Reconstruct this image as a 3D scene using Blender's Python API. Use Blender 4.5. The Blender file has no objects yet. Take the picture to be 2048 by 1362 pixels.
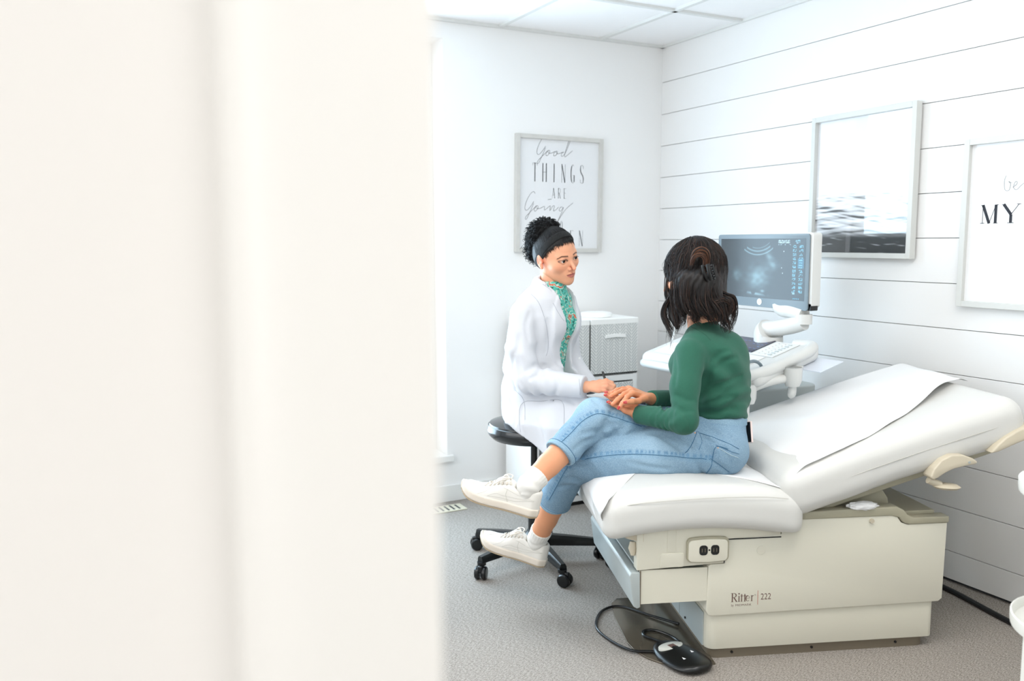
import bpy, bmesh, math, random
import numpy as np
from mathutils import Vector, Matrix, Euler

# ------------------------------------------------------------------ camera, world, big lights, exposure
SC = bpy.context.scene
C = SC.collection
CAMH = 1.355
YAW, PITCH, ROLL, FPX = math.radians(27.389), math.radians(6.562), math.radians(-0.169), 1714.9
cam_data = bpy.data.cameras.new('camera')
cam = bpy.data.objects.new('camera', cam_data); C.objects.link(cam)
_f = Vector((math.sin(YAW)*math.cos(PITCH), math.cos(YAW)*math.cos(PITCH), -math.sin(PITCH)))
_r = Vector((math.cos(YAW), -math.sin(YAW), 0)); _u = _r.cross(_f)
_r2 = math.cos(ROLL)*_r + math.sin(ROLL)*_u; _u2 = -math.sin(ROLL)*_r + math.cos(ROLL)*_u
cam.matrix_world = Matrix(((_r2.x, _u2.x, -_f.x, 0), (_r2.y, _u2.y, -_f.y, 0), (_r2.z, _u2.z, -_f.z, CAMH), (0, 0, 0, 1)))
cam_data.sensor_width = 36.0; cam_data.lens = FPX/2048*36; cam_data.clip_start = 0.02; cam_data.clip_end = 60
cam_data.dof.use_dof = True; cam_data.dof.focus_distance = 3.0; cam_data.dof.aperture_fstop = 2.6
SC.camera = cam
SC.view_settings.view_transform = 'Standard'; SC.view_settings.look = 'None'
SC.view_settings.gamma = 1.0; SC.view_settings.use_curve_mapping = False
SC.view_settings.exposure = 1.12
SC.cycles.max_bounces = 10; SC.cycles.diffuse_bounces = 6; SC.cycles.sample_clamp_indirect = 6

world = bpy.data.worlds.new('world'); SC.world = world; world.use_nodes = True
bg = world.node_tree.nodes['Background']; bg.inputs[0].default_value = (0.88, 0.94, 1.0, 1); bg.inputs[1].default_value = 0.9

def area(name, loc, target, sx, sy, power, col):
    d = bpy.data.lights.new(name, 'AREA'); d.shape = 'RECTANGLE'; d.size = sx; d.size_y = sy; d.energy = power; d.color = col
    o = bpy.data.objects.new(name, d); C.objects.link(o); o.location = loc
    o.rotation_euler = (Vector(target)-Vector(loc)).to_track_quat('-Z', 'Y').to_euler()
    return o
# daylight through the tall window in the back wall, ceiling panels of the room, panels of the hallway, two added fill lamps
area('window_daylight', (1.10, 4.02, 1.30), (1.10, 2.0, 1.30), 1.0, 1.95, 28, (0.60, 0.82, 1.0))
area('added_side_fill', (-0.60, 2.45, 1.45), (2.0, 2.45, 1.75), 1.9, 1.7, 7.5, (1.0, 0.98, 0.945))  # added fill lamp at the invented left-wall window, out of view
area('room_panel_light', (0.50, 1.90, 2.425), (0.50, 1.90, 0), 1.15, 0.56, 5, (1.0, 0.98, 0.95))
area('room_panel_light', (1.75, 1.20, 2.425), (1.75, 1.20, 0), 1.15, 0.56, 6.5, (1.0, 0.96, 0.91))
area('added_hall_fill', (-2.15, -0.7, 1.4), (0.1, 0.2, 1.2), 1.4, 1.8, 17, (1.0, 1.0, 1.0))  # added fill lamp brightening the doorway casing; no hall window stands behind it
area('hall_panel_light', (-0.75, -0.75, 2.425), (-0.75, -0.75, 0), 1.15, 0.56, 2, (1.0, 0.99, 0.985))
area('hall_panel_light', (1.3, -0.75, 2.425), (1.3, -0.75, 0), 1.15, 0.56, 10, (1.0, 0.99, 0.98))

# ------------------------------------------------------------------ helpers
def lin(c):
    if isinstance(c, str):
        c = [int(c[i:i+2], 16)/255 for i in (0, 2, 4)]
    return tuple(((v/12.92) if v <= 0.04045 else ((v+0.055)/1.055)**2.4) for v in c)

def mat(name, col, rough=0.6, metal=0.0, spec=0.5, bump=None, noise=None, sheen=0.0, emis=None, coat=0.0, attr=None, sss=0.0, trans=0.0):
    m = bpy.data.materials.new(name); m.use_nodes = True; nt = m.node_tree; N = nt.nodes; L = nt.links
    b = N['Principled BSDF']; c = lin(col)
    b.inputs['Base Color'].default_value = (*c, 1); b.inputs['Roughness'].default_value = rough
    b.inputs['Metallic'].default_value = metal; b.inputs['Specular IOR Level'].default_value = spec
    b.inputs['Sheen Weight'].default_value = sheen; b.inputs['Coat Weight'].default_value = coat
    if sss:
        b.inputs['Subsurface Weight'].default_value = sss; b.inputs['Subsurface Radius'].default_value = (0.012, 0.005, 0.003); b.inputs['Subsurface Scale'].default_value = 1.0
    if trans: b.inputs['Transmission Weight'].default_value = trans
    if emis: b.inputs['Emission Color'].default_value = (*lin(emis[0]), 1); b.inputs['Emission Strength'].default_value = emis[1]
    src = None
    if attr:
        a = N.new('ShaderNodeAttribute'); a.attribute_name = attr; src = a.outputs['Color']
    tc = N.new('ShaderNodeTexCoord')
    if noise:      # (scale, second colour, amount, stretch)
        sc, c2, amt = noise[:3]; st = noise[3] if len(noise) > 3 else (1, 1, 1)
        mp = N.new('ShaderNodeMapping'); mp.inputs['Scale'].default_value = st; L.new(tc.outputs['Object'], mp.inputs[0])
        nz = N.new('ShaderNodeTexNoise'); nz.inputs['Scale'].default_value = sc; nz.inputs['Detail'].default_value = 4; L.new(mp.outputs[0], nz.inputs['Vector'])
        rm = N.new('ShaderNodeMapRange'); rm.inputs[1].default_value = 0.35; rm.inputs[2].default_value = 0.65; rm.inputs[4].default_value = amt; L.new(nz.outputs[0], rm.inputs[0])
        mx = N.new('ShaderNodeMix'); mx.data_type = 'RGBA'; L.new(rm.outputs[0], mx.inputs[0])
        if src is not None: L.new(src, mx.inputs[6])
        else: mx.inputs[6].default_value = (*c, 1)
        mx.inputs[7].default_value = (*lin(c2), 1); src = mx.outputs[2]
    if src is not None: L.new(src, b.inputs['Base Color'])
    if bump:       # (scale, strength, distance, stretch)
        mp = N.new('ShaderNodeMapping'); mp.inputs['Scale'].default_value = bump[3] if len(bump) > 3 else (1, 1, 1); L.new(tc.outputs['Object'], mp.inputs[0])
        nz = N.new('ShaderNodeTexNoise'); nz.inputs['Scale'].default_value = bump[0]; nz.inputs['Detail'].default_value = 3; L.new(mp.outputs[0], nz.inputs['Vector'])
        bp = N.new('ShaderNodeBump'); bp.inputs['Strength'].default_value = bump[1]; bp.inputs['Distance'].default_value = bump[2]
        L.new(nz.outputs[0], bp.inputs['Height']); L.new(bp.outputs[0], b.inputs['Normal'])
    return m

def tagk(o, kind='structure'): o['kind'] = kind; return o
def tag(o, label, cat, group=None):
    o['label'] = label; o['category'] = cat
    if group: o['group'] = group
    return o
def empty(name, label, cat, loc=(0, 0, 0), rz=0.0, group=None):
    o = bpy.data.objects.new(name, None); C.objects.link(o); o.location = loc; o.rotation_euler = (0, 0, rz); o.empty_display_size = 0.05
    return tag(o, label, cat, group)

def mesh_obj(name, verts, faces, m=None, parent=None, smooth=False, cols=None, label=None):
    me = bpy.data.meshes.new(name)
    if isinstance(faces, np.ndarray):
        v = np.asarray(verts, np.float32); n = len(faces); k = faces.shape[1]
        me.vertices.add(len(v)); me.vertices.foreach_set('co', v.ravel())
        me.loops.add(n*k); me.loops.foreach_set('vertex_index', faces.astype(np.int32).ravel())
        me.polygons.add(n); me.polygons.foreach_set('loop_start', np.arange(0, n*k, k, dtype=np.int32)); me.polygons.foreach_set('loop_total', np.full(n, k, np.int32))
        me.update(calc_edges=True)
    else:
        me.from_pydata([tuple(v) for v in verts], [], [tuple(f) for f in faces])
    if smooth: me.polygons.foreach_set('use_smooth', np.ones(len(me.polygons), bool))
    if cols is not None:
        a = me.color_attributes.new('col', 'FLOAT_COLOR', 'POINT')
        a.data.foreach_set('color', np.hstack([cols, np.ones((len(cols), 1))]).astype(np.float32).ravel())
    if m is not None: me.materials.append(m)
    me.validate(); me.update()
    o = bpy.data.objects.new(name, me); C.objects.link(o)
    if parent is not None: o.parent = parent
    if label: o['label'] = label
    return o

class MB:
    """collects boxes, prisms, tubes into one mesh"""
    def __init__(s): s.v = []; s.f = []
    def add(s, v, f):
        n = len(s.v); s.v += [tuple(map(float, p)) for p in v]; s.f += [tuple(n+i for i in q) for q in f]; return s
    def box(s, a, b, bev=0.0):
        bm = bmesh.new(); bmesh.ops.create_cube(bm, size=1)
        for v in bm.verts: v.co = Vector([(a[i]+b[i])/2+v.co[i]*(b[i]-a[i]) for i in range(3)])
        if bev: bmesh.ops.bevel(bm, geom=bm.edges[:], offset=bev, segments=3, profile=0.5, affect='EDGES', clamp_overlap=True)
        s.bm(bm); return s
    def bm(s, bm, M=None):
        bm.verts.index_update(); s.add([(M @ v.co if M else v.co) for v in bm.verts], [[v.index for v in f.verts] for f in bm.faces]); bm.free(); return s
    def prism(s, pts, lo, hi, axis=1, bev=0.0):
        """polygon pts in the two other axes, extruded along axis"""
        bm = bmesh.new()
        def mk(p, h):
            q = list(p); q.insert(axis, h); return bm.verts.new(q)
        A_ = [mk(p, lo) for p in pts]; B_ = [mk(p, hi) for p in pts]; n = len(pts)
        bm.faces.new(A_); bm.faces.new(B_[::-1])
        for i in range(n): bm.faces.new((A_[i], B_[i], B_[(i+1) % n], A_[(i+1) % n]))
        bmesh.ops.recalc_face_normals(bm, faces=bm.faces[:])
        if bev: bmesh.ops.bevel(bm, geom=bm.edges[:], offset=bev, segments=3, profile=0.5, affect='EDGES', clamp_overlap=True)
        s.bm(bm); return s
    def tube(s, pts, r, n=10, cap=True, flat=None):
        P = [Vector(p) for p in pts]; R_ = r if hasattr(r, '__len__') else [r]*len(P)
        v = []; f = []; up = None
        for i, p in enumerate(P):
            t = (P[min(i+1, len(P)-1)]-P[max(i-1, 0)]).normalized()
            if up is None: up = t.orthogonal().normalized()
            up = (up-t*up.dot(t)).normalized(); w = t.cross(up)
            for k in range(n):
                a = 2*math.pi*k/n; v.append(p+(up*math.cos(a)+w*math.sin(a))*R_[i])
        for i in range(len(P)-1):
            for k in range(n): f.append((i*n+k, i*n+(k+1) % n, (i+1)*n+(k+1) % n, (i+1)*n+k))
        if cap: f.append(tuple(range(n))[::-1]); f.append(tuple((len(P)-1)*n+k for k in range(n)))
        s.add(v, f); return s
    def lathe(s, prof, c=(0, 0, 0), n=32, axis=2, cap=True):
        v = []; f = []
        for (r, h) in prof:
            for k in range(n):
                a = 2*math.pi*k/n; q = [r*math.cos(a), r*math.sin(a)]; q.insert(axis, h); v.append([q[i]+c[i] for i in range(3)])
        m_ = len(prof)
        for i in range(m_-1):
            for k in range(n): f.append((i*n+k, i*n+(k+1) % n, (i+1)*n+(k+1) % n, (i+1)*n+k))
        if cap: f.append(tuple(range(n))[::-1]); f.append(tuple((m_-1)*n+k for k in range(n)))
        s.add(v, f); return s
    def quad(s, a, b, c, d): s.add([a, b, c, d], [(0, 1, 2, 3)]); return s
    def xform(s, M): s.v = [tuple(M @ Vector(p)) for p in s.v]; return s
    def build(s, name, m, parent=None, smooth=False, label=None, autos=True):
        o = mesh_obj(name, s.v, s.f, m, parent, False, None, label)
        bm = bmesh.new(); bm.from_mesh(o.data); bmesh.ops.recalc_face_normals(bm, faces=bm.faces[:])
        if smooth:
            for f in bm.faces: f.smooth = True
            if autos:
                for e in bm.edges:
                    if len(e.link_faces) == 2 and e.calc_face_angle(0) > math.radians(35): e.smooth = False
        bm.to_mesh(o.data); bm.free(); return o

def spl(pts, n=8):
    """Catmull-Rom through pts"""
    P = [np.array(p, float) for p in pts]; P = [2*P[0]-P[1]]+P+[2*P[-1]-P[-2]]; out = []
    for i in range(1, len(P)-2):
        for k in range(n):
            t = k/n; a, b, c, d = P[i-1:i+3]
            out.append(0.5*((2*b)+(-a+c)*t+(2*a-5*b+4*c-d)*t*t+(-a+3*b-3*c+d)*t**3))
    out.append(P[-2]); return out

# ---- signed-distance sculpting, meshed by surface nets
def smin(a, b, k):
    h = np.clip(0.5+0.5*(b-a)/k, 0, 1); return b*(1-h)+a*h-k*h*(1-h)
def smax(a, b, k): return -smin(-a, -b, k)
def seg(P, a, b, ra, rb, flat=None):
    """tapered capsule; flat=(axis, factor) squashes it along a direction"""
    a = np.array(a, np.float32); b = np.array(b, np.float32)
    ba = b-a; pa = P-a; t = np.clip((pa@ba)/max(ba@ba, 1e-12), 0, 1)
    q = pa-t[..., None]*ba
    if flat is not None:
        n = np.array(flat[0], np.float32); n /= np.linalg.norm(n); d = q@n; L2 = (q*q).sum(-1)-d*d+(d*flat[1])**2
        return np.sqrt(np.maximum(L2, 0))-(ra+t*(rb-ra))
    return np.sqrt((q*q).sum(-1))-(ra+t*(rb-ra))
def ell(P, c, r, R=None):
    q = P-np.array(c, np.float32)
    if R is not None: q = q@np.array(R, np.float32).T
    r = np.array(r, np.float32); k0 = np.sqrt(((q/r)**2).sum(-1)); k1 = np.sqrt(((q/(r*r))**2).sum(-1))
    return k0*(k0-1)/np.maximum(k1, 1e-6)
def rbox(P, c, hx, rad):
    q = np.abs(P-np.array(c, np.float32))-(np.array(hx, np.float32)-rad)
    return np.sqrt((np.maximum(q, 0)**2).sum(-1))+np.minimum(q.max(-1), 0)-rad
def chain(P, pts, rs, k=0.01, flat=None):
    d = None
    for i in range(len(pts)-1):
        e = seg(P, pts[i], pts[i+1], rs[i], rs[i+1], flat)
        d = e if d is None else smin(d, e, k)
    return d
def nets(fn, lo, hi, h):
    lo = np.array(lo, np.float32); n = np.ceil((np.array(hi)-lo)/h).astype(int)+1
    xs, ys, zs = [lo[i]+h*np.arange(n[i], dtype=np.float32) for i in range(3)]
    D = np.empty(n, np.float32); step = max(1, int(1500000/(n[1]*n[2])))
    for i in range(0, n[0], step):
        G = np.stack(np.meshgrid(xs[i:i+step], ys, zs, indexing='ij'), -1); D[i:i+step] = fn(G)
    S = D < 0
    c = np.zeros(tuple(n-1), np.int8)
    for a in (0, 1):
        for b in (0, 1):
            for d in (0, 1): c += S[a:n[0]-1+a, b:n[1]-1+b, d:n[2]-1+d]
    I = np.argwhere((c > 0) & (c < 8)); idx = -np.ones(tuple(n-1), np.int64); idx[tuple(I.T)] = np.arange(len(I))
    acc = np.zeros((len(I), 3)); cnt = np.zeros(len(I))
    for ax in range(3):
        o1, o2 = [k for k in range(3) if k != ax]
        for a in (0, 1):
            for b in (0, 1):
                p = I.copy(); p[:, o1] += a; p[:, o2] += b; q = p.copy(); q[:, ax] += 1
                da = D[tuple(p.T)]; db = D[tuple(q.T)]; mk = (da < 0) != (db < 0)
                t = np.where(mk, da/np.where(mk, da-db, 1), 0)
                pos = p.astype(float); pos[:, ax] += t
                acc[mk] += pos[mk]; cnt[mk] += 1
    V = lo+h*acc/cnt[:, None]
    F = []
    for ax in range(3):
        o1, o2 = [(1, 2), (2, 0), (0, 1)][ax]
        sl = [slice(1, -1)]*3; sl[ax] = slice(0, n[ax]-1)
        s2 = [slice(1, -1)]*3; s2[ax] = slice(1, n[ax])
        a_ = S[tuple(sl)]; b_ = S[tuple(s2)]
        E = np.argwhere(a_ != b_); off = np.array([1, 1, 1]); off[ax] = 0; E = E+off
        fl = S[tuple(E.T)]
        def cell(d1, d2):
            q = E.copy(); q[:, o1] += d1; q[:, o2] += d2; return idx[tuple(q.T)]
        Q = np.stack([cell(-1, -1), cell(0, -1), cell(0, 0), cell(-1, 0)], 1)
        Q[~fl] = Q[~fl][:, ::-1]; F.append(Q)
    F = np.vstack(F); F = F[(F >= 0).all(1)]
    return V, F
def relax(V, F, it=2, lam=0.5):
    V = V.copy()
    for _ in range(it):
        s_ = np.zeros_like(V); c_ = np.zeros(len(V))
        for k in range(4):
            np.add.at(s_, F[:, k], V[F[:, (k+1) % 4]]+V[F[:, (k-1) % 4]]); np.add.at(c_, F[:, k], 2)
        V += lam*(s_/np.maximum(c_, 1)[:, None]-V)
    return V
def sculpt(name, fn, lo, hi, h, m, parent=None, it=2, colfn=None, label=None):
    V, F = nets(fn, lo, hi, h); V = relax(V, F, it)
    return mesh_obj(name, V, F, m, parent, True, colfn(V) if colfn else None, label)

def ribbon(mb, pts, w, at, ex, ey, en, lift=0.0006):
    """flat pen stroke: pts in plane coords, w width (number or list)"""
    P = [np.array(p, float) for p in pts]; n = len(P); W = w if hasattr(w, '__len__') else [w]*n
    at, ex, ey, en = map(lambda q: np.array(q, float), (at, ex, ey, en)); v = []
    for i in range(n):
        t = P[min(i+1, n-1)]-P[max(i-1, 0)]; t /= max(np.linalg.norm(t), 1e-9); nn = np.array([-t[1], t[0]])
        for sg in (1, -1):
            q = P[i]+nn*W[i]/2*sg; v.append(at+ex*q[0]+ey*q[1]+en*lift)
    mb.add(v, [(2*i, 2*i+1, 2*i+3, 2*i+2) for i in range(n-1)])

def text_mesh(body, size, sx=1.0):
    cu = bpy.data.curves.new('t', 'FONT'); cu.body = body; cu.size = size; cu.extrude = 0; cu.resolution_u = 3
    o = bpy.data.objects.new('t', cu); C.objects.link(o)
    dg = bpy.context.evaluated_depsgraph_get(); me = bpy.data.meshes.new_from_object(o.evaluated_get(dg))
    v = [(p.co.x*sx, p.co.y) for p in me.vertices]; f = [tuple(q.vertices) for q in me.polygons]
    bpy.data.objects.remove(o); bpy.data.curves.remove(cu); bpy.data.meshes.remove(me); return v, f
def put_text(mb, body, size, at, ex, ey, en, sx=1.0, lift=0.0008):
    v, f = text_mesh(body, size, sx); at, ex, ey, en = [np.array(q, float) for q in (at, ex, ey, en)]
    mb.add([at+ex*a+ey*b+en*lift for a, b in v], f)

# table frame: s along the couch, v across it (away from the camera side), z up
TA = Vector((1.780, 2.0687, 0)); TR = math.radians(-20.55)
U2 = Vector((math.cos(TR), math.sin(TR), 0)); V2 = Vector((-math.sin(TR), math.cos(TR), 0))
def TW(s_, v_, z_=0): return TA+U2*s_+V2*v_+Vector((0, 0, z_))
# ------------------------------------------------------------------ materials
M = {}
M['wall'] = mat('wall_paint', (.935, .93, .925), .75, bump=(60, .08, .002))
M['hallwall'] = mat('hall_wall_paint', (.905, .90, .89), .7)
M['ship'] = mat('shiplap_paint', (.905, .90, .895), .45, bump=(8, .04, .003, (6, .3, 6)))
M['trimw'] = mat('white_trim_paint', (.92, .92, .91), .4)
M['ceil'] = mat('ceiling_tile', (.96, .955, .955), .95, bump=(140, .35, .002))
M['tbar'] = mat('ceiling_bar', (.86, .86, .85), .5)
M['dark'] = mat('gap_dark', (.25, .25, .26), .8)
def carpet():
    m = bpy.data.materials.new('carpet'); m.use_nodes = True; nt = m.node_tree; N = nt.nodes; L = nt.links; b = N['Principled BSDF']; b.inputs['Roughness'].default_value = 1; b.inputs['Specular IOR Level'].default_value = .1
    tc = N.new('ShaderNodeTexCoord'); out = []
    for sc, st in ((420, (1, 1, 1)), (190, (.55, 2.4, 1)), (3, (1, 1, 1))):
        mp = N.new('ShaderNodeMapping'); mp.inputs['Scale'].default_value = st; mp.inputs['Rotation'].default_value = (0, 0, .5); L.new(tc.outputs['Object'], mp.inputs[0])
        z = N.new('ShaderNodeTexNoise'); z.inputs['Scale'].default_value = sc; z.inputs['Detail'].default_value = 3; L.new(mp.outputs[0], z.inputs[0]); out.append(z.outputs[0])
    ad = N.new('ShaderNodeMath'); ad.operation = 'ADD'; L.new(out[0], ad.inputs[0]); L.new(out[1], ad.inputs[1])
    r = N.new('ShaderNodeValToRGB'); r.color_ramp.elements[0].position = .36; r.color_ramp.elements[1].position = .64
    r.color_ramp.elements[0].color = (*lin((.35, .325, .30)), 1); r.color_ramp.elements[1].color = (*lin((.75, .72, .69)), 1)
    hf = N.new('ShaderNodeMath'); hf.operation = 'MULTIPLY'; hf.inputs[1].default_value = .5; L.new(ad.outputs[0], hf.inputs[0]); L.new(hf.outputs[0], r.inputs[0])
    L.new(r.outputs[0], b.inputs['Base Color'])
    bp = N.new('ShaderNodeBump'); bp.inputs['Strength'].default_value = .6; bp.inputs['Distance'].default_value = .004; L.new(hf.outputs[0], bp.inputs['Height']); L.new(bp.outputs[0], b.inputs['Normal'])
    return m
M['carpet'] = carpet()
M['frame'] = mat('grey_wood_frame', (.80, .79, .77), .5, noise=(30, (.76, .75, .73), .5, (1, 8, 1)))
M['frame2'] = mat('pale_grey_frame', (.80, .80, .785), .45)
M['ink'] = mat('ink', (.18, .20, .21), .7); M['ink2'] = mat('ink_dark', (.07, .07, .12), .6); M['inkg'] = mat('ink_grey', (.55, .56, .56), .7)
M['print'] = mat('white_print', (.89, .89, .895), .5)
def glass(name):
    m = bpy.data.materials.new(name); m.use_nodes = True; nt = m.node_tree; N = nt.nodes; L = nt.links; N.remove(N['Principled BSDF'])
    fr = N.new('ShaderNodeFresnel'); ge = N.new('ShaderNodeNewGeometry'); mm = N.new('ShaderNodeMath'); mm.operation = 'MULTIPLY_ADD'; mm.inputs[1].default_value = -.8333; mm.inputs[2].default_value = 1.5; L.new(ge.outputs['Backfacing'], mm.inputs[0]); L.new(mm.outputs[0], fr.inputs[0]); tr = N.new('ShaderNodeBsdfTransparent'); gl = N.new('ShaderNodeBsdfGlossy'); gl.inputs['Roughness'].default_value = .02; mx = N.new('ShaderNodeMixShader')
    L.new(fr.outputs[0], mx.inputs[0]); L.new(tr.outputs[0], mx.inputs[1]); L.new(gl.outputs[0], mx.inputs[2]); L.new(mx.outputs[0], N['Material Output'].inputs[0]); return m
M['pane'] = glass('pane')

RX, BY, LX, FY, H = 3.08, 4.055, -0.65, 0.55, 2.44
def wall(name, mb, m): o = mb.build(name, m); return tagk(o)
# floor and ceiling cover the room and the hallway
wall('floor', MB().box((-2.2, -1.9, -.05), (RX+.15, BY+.3, 0)), M['carpet'])
wall('ceiling', MB().box((-2.2, -1.9, H+.012), (RX+.15, BY+.3, H+.06)), M['ceil'])
g = MB()
for k in range(-8, 2):
    x = 2.641+.61*k
    if -2 < x < RX: g.box((x-.012, FY, H), (x+.012, BY, H+.013))
for k in range(0, 6):
    y = 3.40-.61*k
    if y > FY: g.box((LX, y-.012, H), (RX, y+.012, H+.0125))
g.box((LX, BY-.022, H-.002), (RX, BY, H+.012)); g.box((RX-.03, FY, H-.002), (RX-.008, BY, H+.012))
tagk(g.build('trim_ceiling', M['tbar']))
# back wall with the tall window opening
WX0, WX1, WZ0, WZ1 = 0.55, 1.718, 0.245, 2.36
g = MB()
g.box((LX-.1, BY, 0), (WX0, BY+.22, H)); g.box((WX1, BY, 0), (RX+.12, BY+.22, H)); g.box((WX0, BY, 0), (WX1, BY+.22, WZ0)); g.box((WX0, BY, WZ1), (WX1, BY+.22, H))
wall('wall_back', g, M['wall'])
w = tagk(MB().box((WX0+.001, BY+.15, WZ0+.001), (WX0+.045, BY+.20, WZ1-.001)).box((WX1-.02, BY+.15, WZ0+.001), (WX1-.001, BY+.20, WZ1-.001)).box((WX0+.045, BY+.151, WZ0+.001), (WX1-.02, BY+.199, WZ0+.05)).box((WX0+.045, BY+.151, WZ1-.05), (WX1-.02, BY+.199, WZ1-.001)).box((1.12, BY+.152, WZ0+.05), (1.16, BY+.198, WZ1-.05)).build('window_1', M['trimw']))
MB().box((WX0+.046, BY+.17, WZ0+.051), (WX1-.021, BY+.176, WZ1-.051)).build('window_pane', M['pane'], w)
MB().box((WX0+.002, BY-.024, WZ0-.022), (WX1-.002, BY+.149, WZ0+.004), .002).box((WX0-.04, BY-.026, WZ0-.03), (WX1+.03, BY-.002, WZ0+.005), .004).build('window_sill', M['trimw'], w)
# left wall with an opening for the added window, shiplap right wall, front wall with the doorway
g = MB().box((LX-.1, FY, 0), (LX, 1.45, H)).box((LX-.1, 3.45, 0), (LX, BY, H)).box((LX-.1, 1.45, 0), (LX, 3.45, .55)).box((LX-.1, 1.45, 2.33), (LX, 3.45, H))
wall('wall_left', g, M['wall'])
w2 = tagk(MB().box((LX-.07, 1.45, .55), (LX-.02, 1.50, 2.33)).box((LX-.07, 3.40, .55), (LX-.02, 3.45, 2.33)).box((LX-.07, 1.50, .55), (LX-.02, 3.40, .60)).box((LX-.07, 1.50, 2.28), (LX-.02, 3.40, 2.33)).box((LX-.07, 2.42, .60), (LX-.02, 2.48, 2.28)).build('window_added', M['trimw']))  # window added in the unseen left wall to bring in more light
MB().box((LX-.05, 1.49, .59), (LX-.044, 3.41, 2.29)).build('window_pane', M['pane'], w2)
g = MB().box((RX, .42, 0), (RX+.12, BY+.2, H))
wall('wall_right', g, M['dark'])
g = MB()
zs = [0.012]+[.126+.177*k for k in range(13)]+[H]
for a, b in zip(zs[:-1], zs[1:]): g.box((RX-.014, FY, a+.0012), (RX+.001, BY, b-.0012), .0012)
o = g.build('wall_right_shiplap', M['ship']); o['kind'] = 'structure'
g = MB().box((-2.2, .43, 0), (.13, FY, H)).box((1.12, .43, 0), (RX, FY, H)).box((.13, .43, 2.06), (1.12, FY, H))
wall('wall_front', g, M['hallwall'])
# casing of the doorway: wide board with a soft rounded outer edge
g = MB(); pts = [(.166, .425), (.166, .402)]+[(.098-.030*math.sin(a), .425-.023*math.cos(a)) for a in [math.pi/2*k/12 for k in range(13)]]+[(.068, .43), (.166, .43)]
bm = bmesh.new(); lo = [bm.verts.new((x, y, 0)) for x, y in pts]; hi = [bm.verts.new((x, y, 2.10)) for x, y in pts]
bm.faces.new(lo); bm.faces.new(hi[::-1])
for i in range(len(pts)): bm.faces.new((lo[i], hi[i], hi[(i+1) % len(pts)], lo[(i+1) % len(pts)]))
g.bm(bm); g.box((1.085, .402, 0), (1.19, .4295, 2.10)); g.box((.167, .403, 2.04), (1.084, .4295, 2.10))
tagk(g.build('trim_doorway', M['trimw'], smooth=True))
tagk(MB().box((LX, BY-.014, 0), (RX, BY, .088), .003).build('baseboard_back', M['trimw']))
tagk(MB().box((.1305, .431, 0), (.1655, .555, 2.04)).build('trim_jamb_left', M['trimw'])); tagk(MB().box((1.085, .431, 0), (1.1195, .555, 2.04)).build('trim_jamb_right', M['trimw'])); tagk(MB().box((.1305, .431, 2.0405), (1.1195, .555, 2.0595)).build('trim_jamb_top', M['trimw']))
# hallway shell behind the camera
wall('wall_hall_back', MB().box((-2.2, -2.0, 0), (RX+.12, -1.9, H)), M['hallwall'])
wall('wall_hall_left', MB().box((-2.3, -1.9, 0), (-2.2, .43, H)), M['hallwall'])
wall('wall_hall_right', MB().box((RX, -1.9, 0), (RX+.1, .42, H)), M['hallwall'])
# ceiling light panels (lamps of the place)
M['lamp'] = mat('light_diffuser', (.95, .95, .95), .5, emis=((1, .985, .96), 1.2))
for i, (x, y, lb) in enumerate(((.50, 1.90, 'recessed ceiling light panel near the window side of the exam room'), (1.75, 1.20, 'recessed ceiling light panel above the head of the exam table'), (-.75, -.75, 'recessed ceiling light panel at the left of the hallway'), (1.3, -.75, 'recessed ceiling light panel at the right of the hallway'))):
    t = empty('ceiling_light', lb, 'ceiling light', (x, y, H), group='recessed ceiling light panels')
    MB().box((-.6, -.30, -.004), (.6, -.28, .012)).box((-.6, .28, -.004), (.6, .30, .012)).box((-.6, -.28, -.004), (-.58, .28, .012)).box((.58, -.28, -.004), (.6, .28, .012)).build('frame', M['tbar'], t)
    MB().box((-.58, -.28, .000), (.58, .28, .010)).build('diffuser', M['lamp'], t)
# window shade hanging inside the recess, daylight strip left open at its right
M['shade'] = mat('shade_cloth', (.93, .93, .90), .8)
t = empty('vertical_blind', 'off-white vertical blind hanging in the tall window recess', 'window blind', (1.1, BY+.09, WZ1))
MB().box((-.54, -.025, -.045), (.50, .025, -.001), .004).build('headrail', M['trimw'], t)
for k in range(12):
    x = -.49+.084*k; g = MB(); a = math.radians(7)
    g.box((-.044, -.0012, -2.04), (.044, .0012, -.05)); g.xform(Matrix.Translation((x, 0, 0)) @ Matrix.Rotation(a, 4, 'Z'))
    g.build('slat', M['shade'], t)
# floor register by the back wall
t = MB().box((-.15, -.05, 0), (.15, .05, .006), .002); o = t.build('floor_vent', mat('vent_paint', (.80, .78, .70), .5)); o.location = (1.60, BY-.13, 0)
tag(o, 'cream floor register in the carpet below the window', 'floor vent')
g = MB()
for k in range(9): g.box((-.13+.03*k, -.035, .0055), (-.12+.03*k, .035, .0068))
g.build('slot', M['dark'], o)

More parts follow.
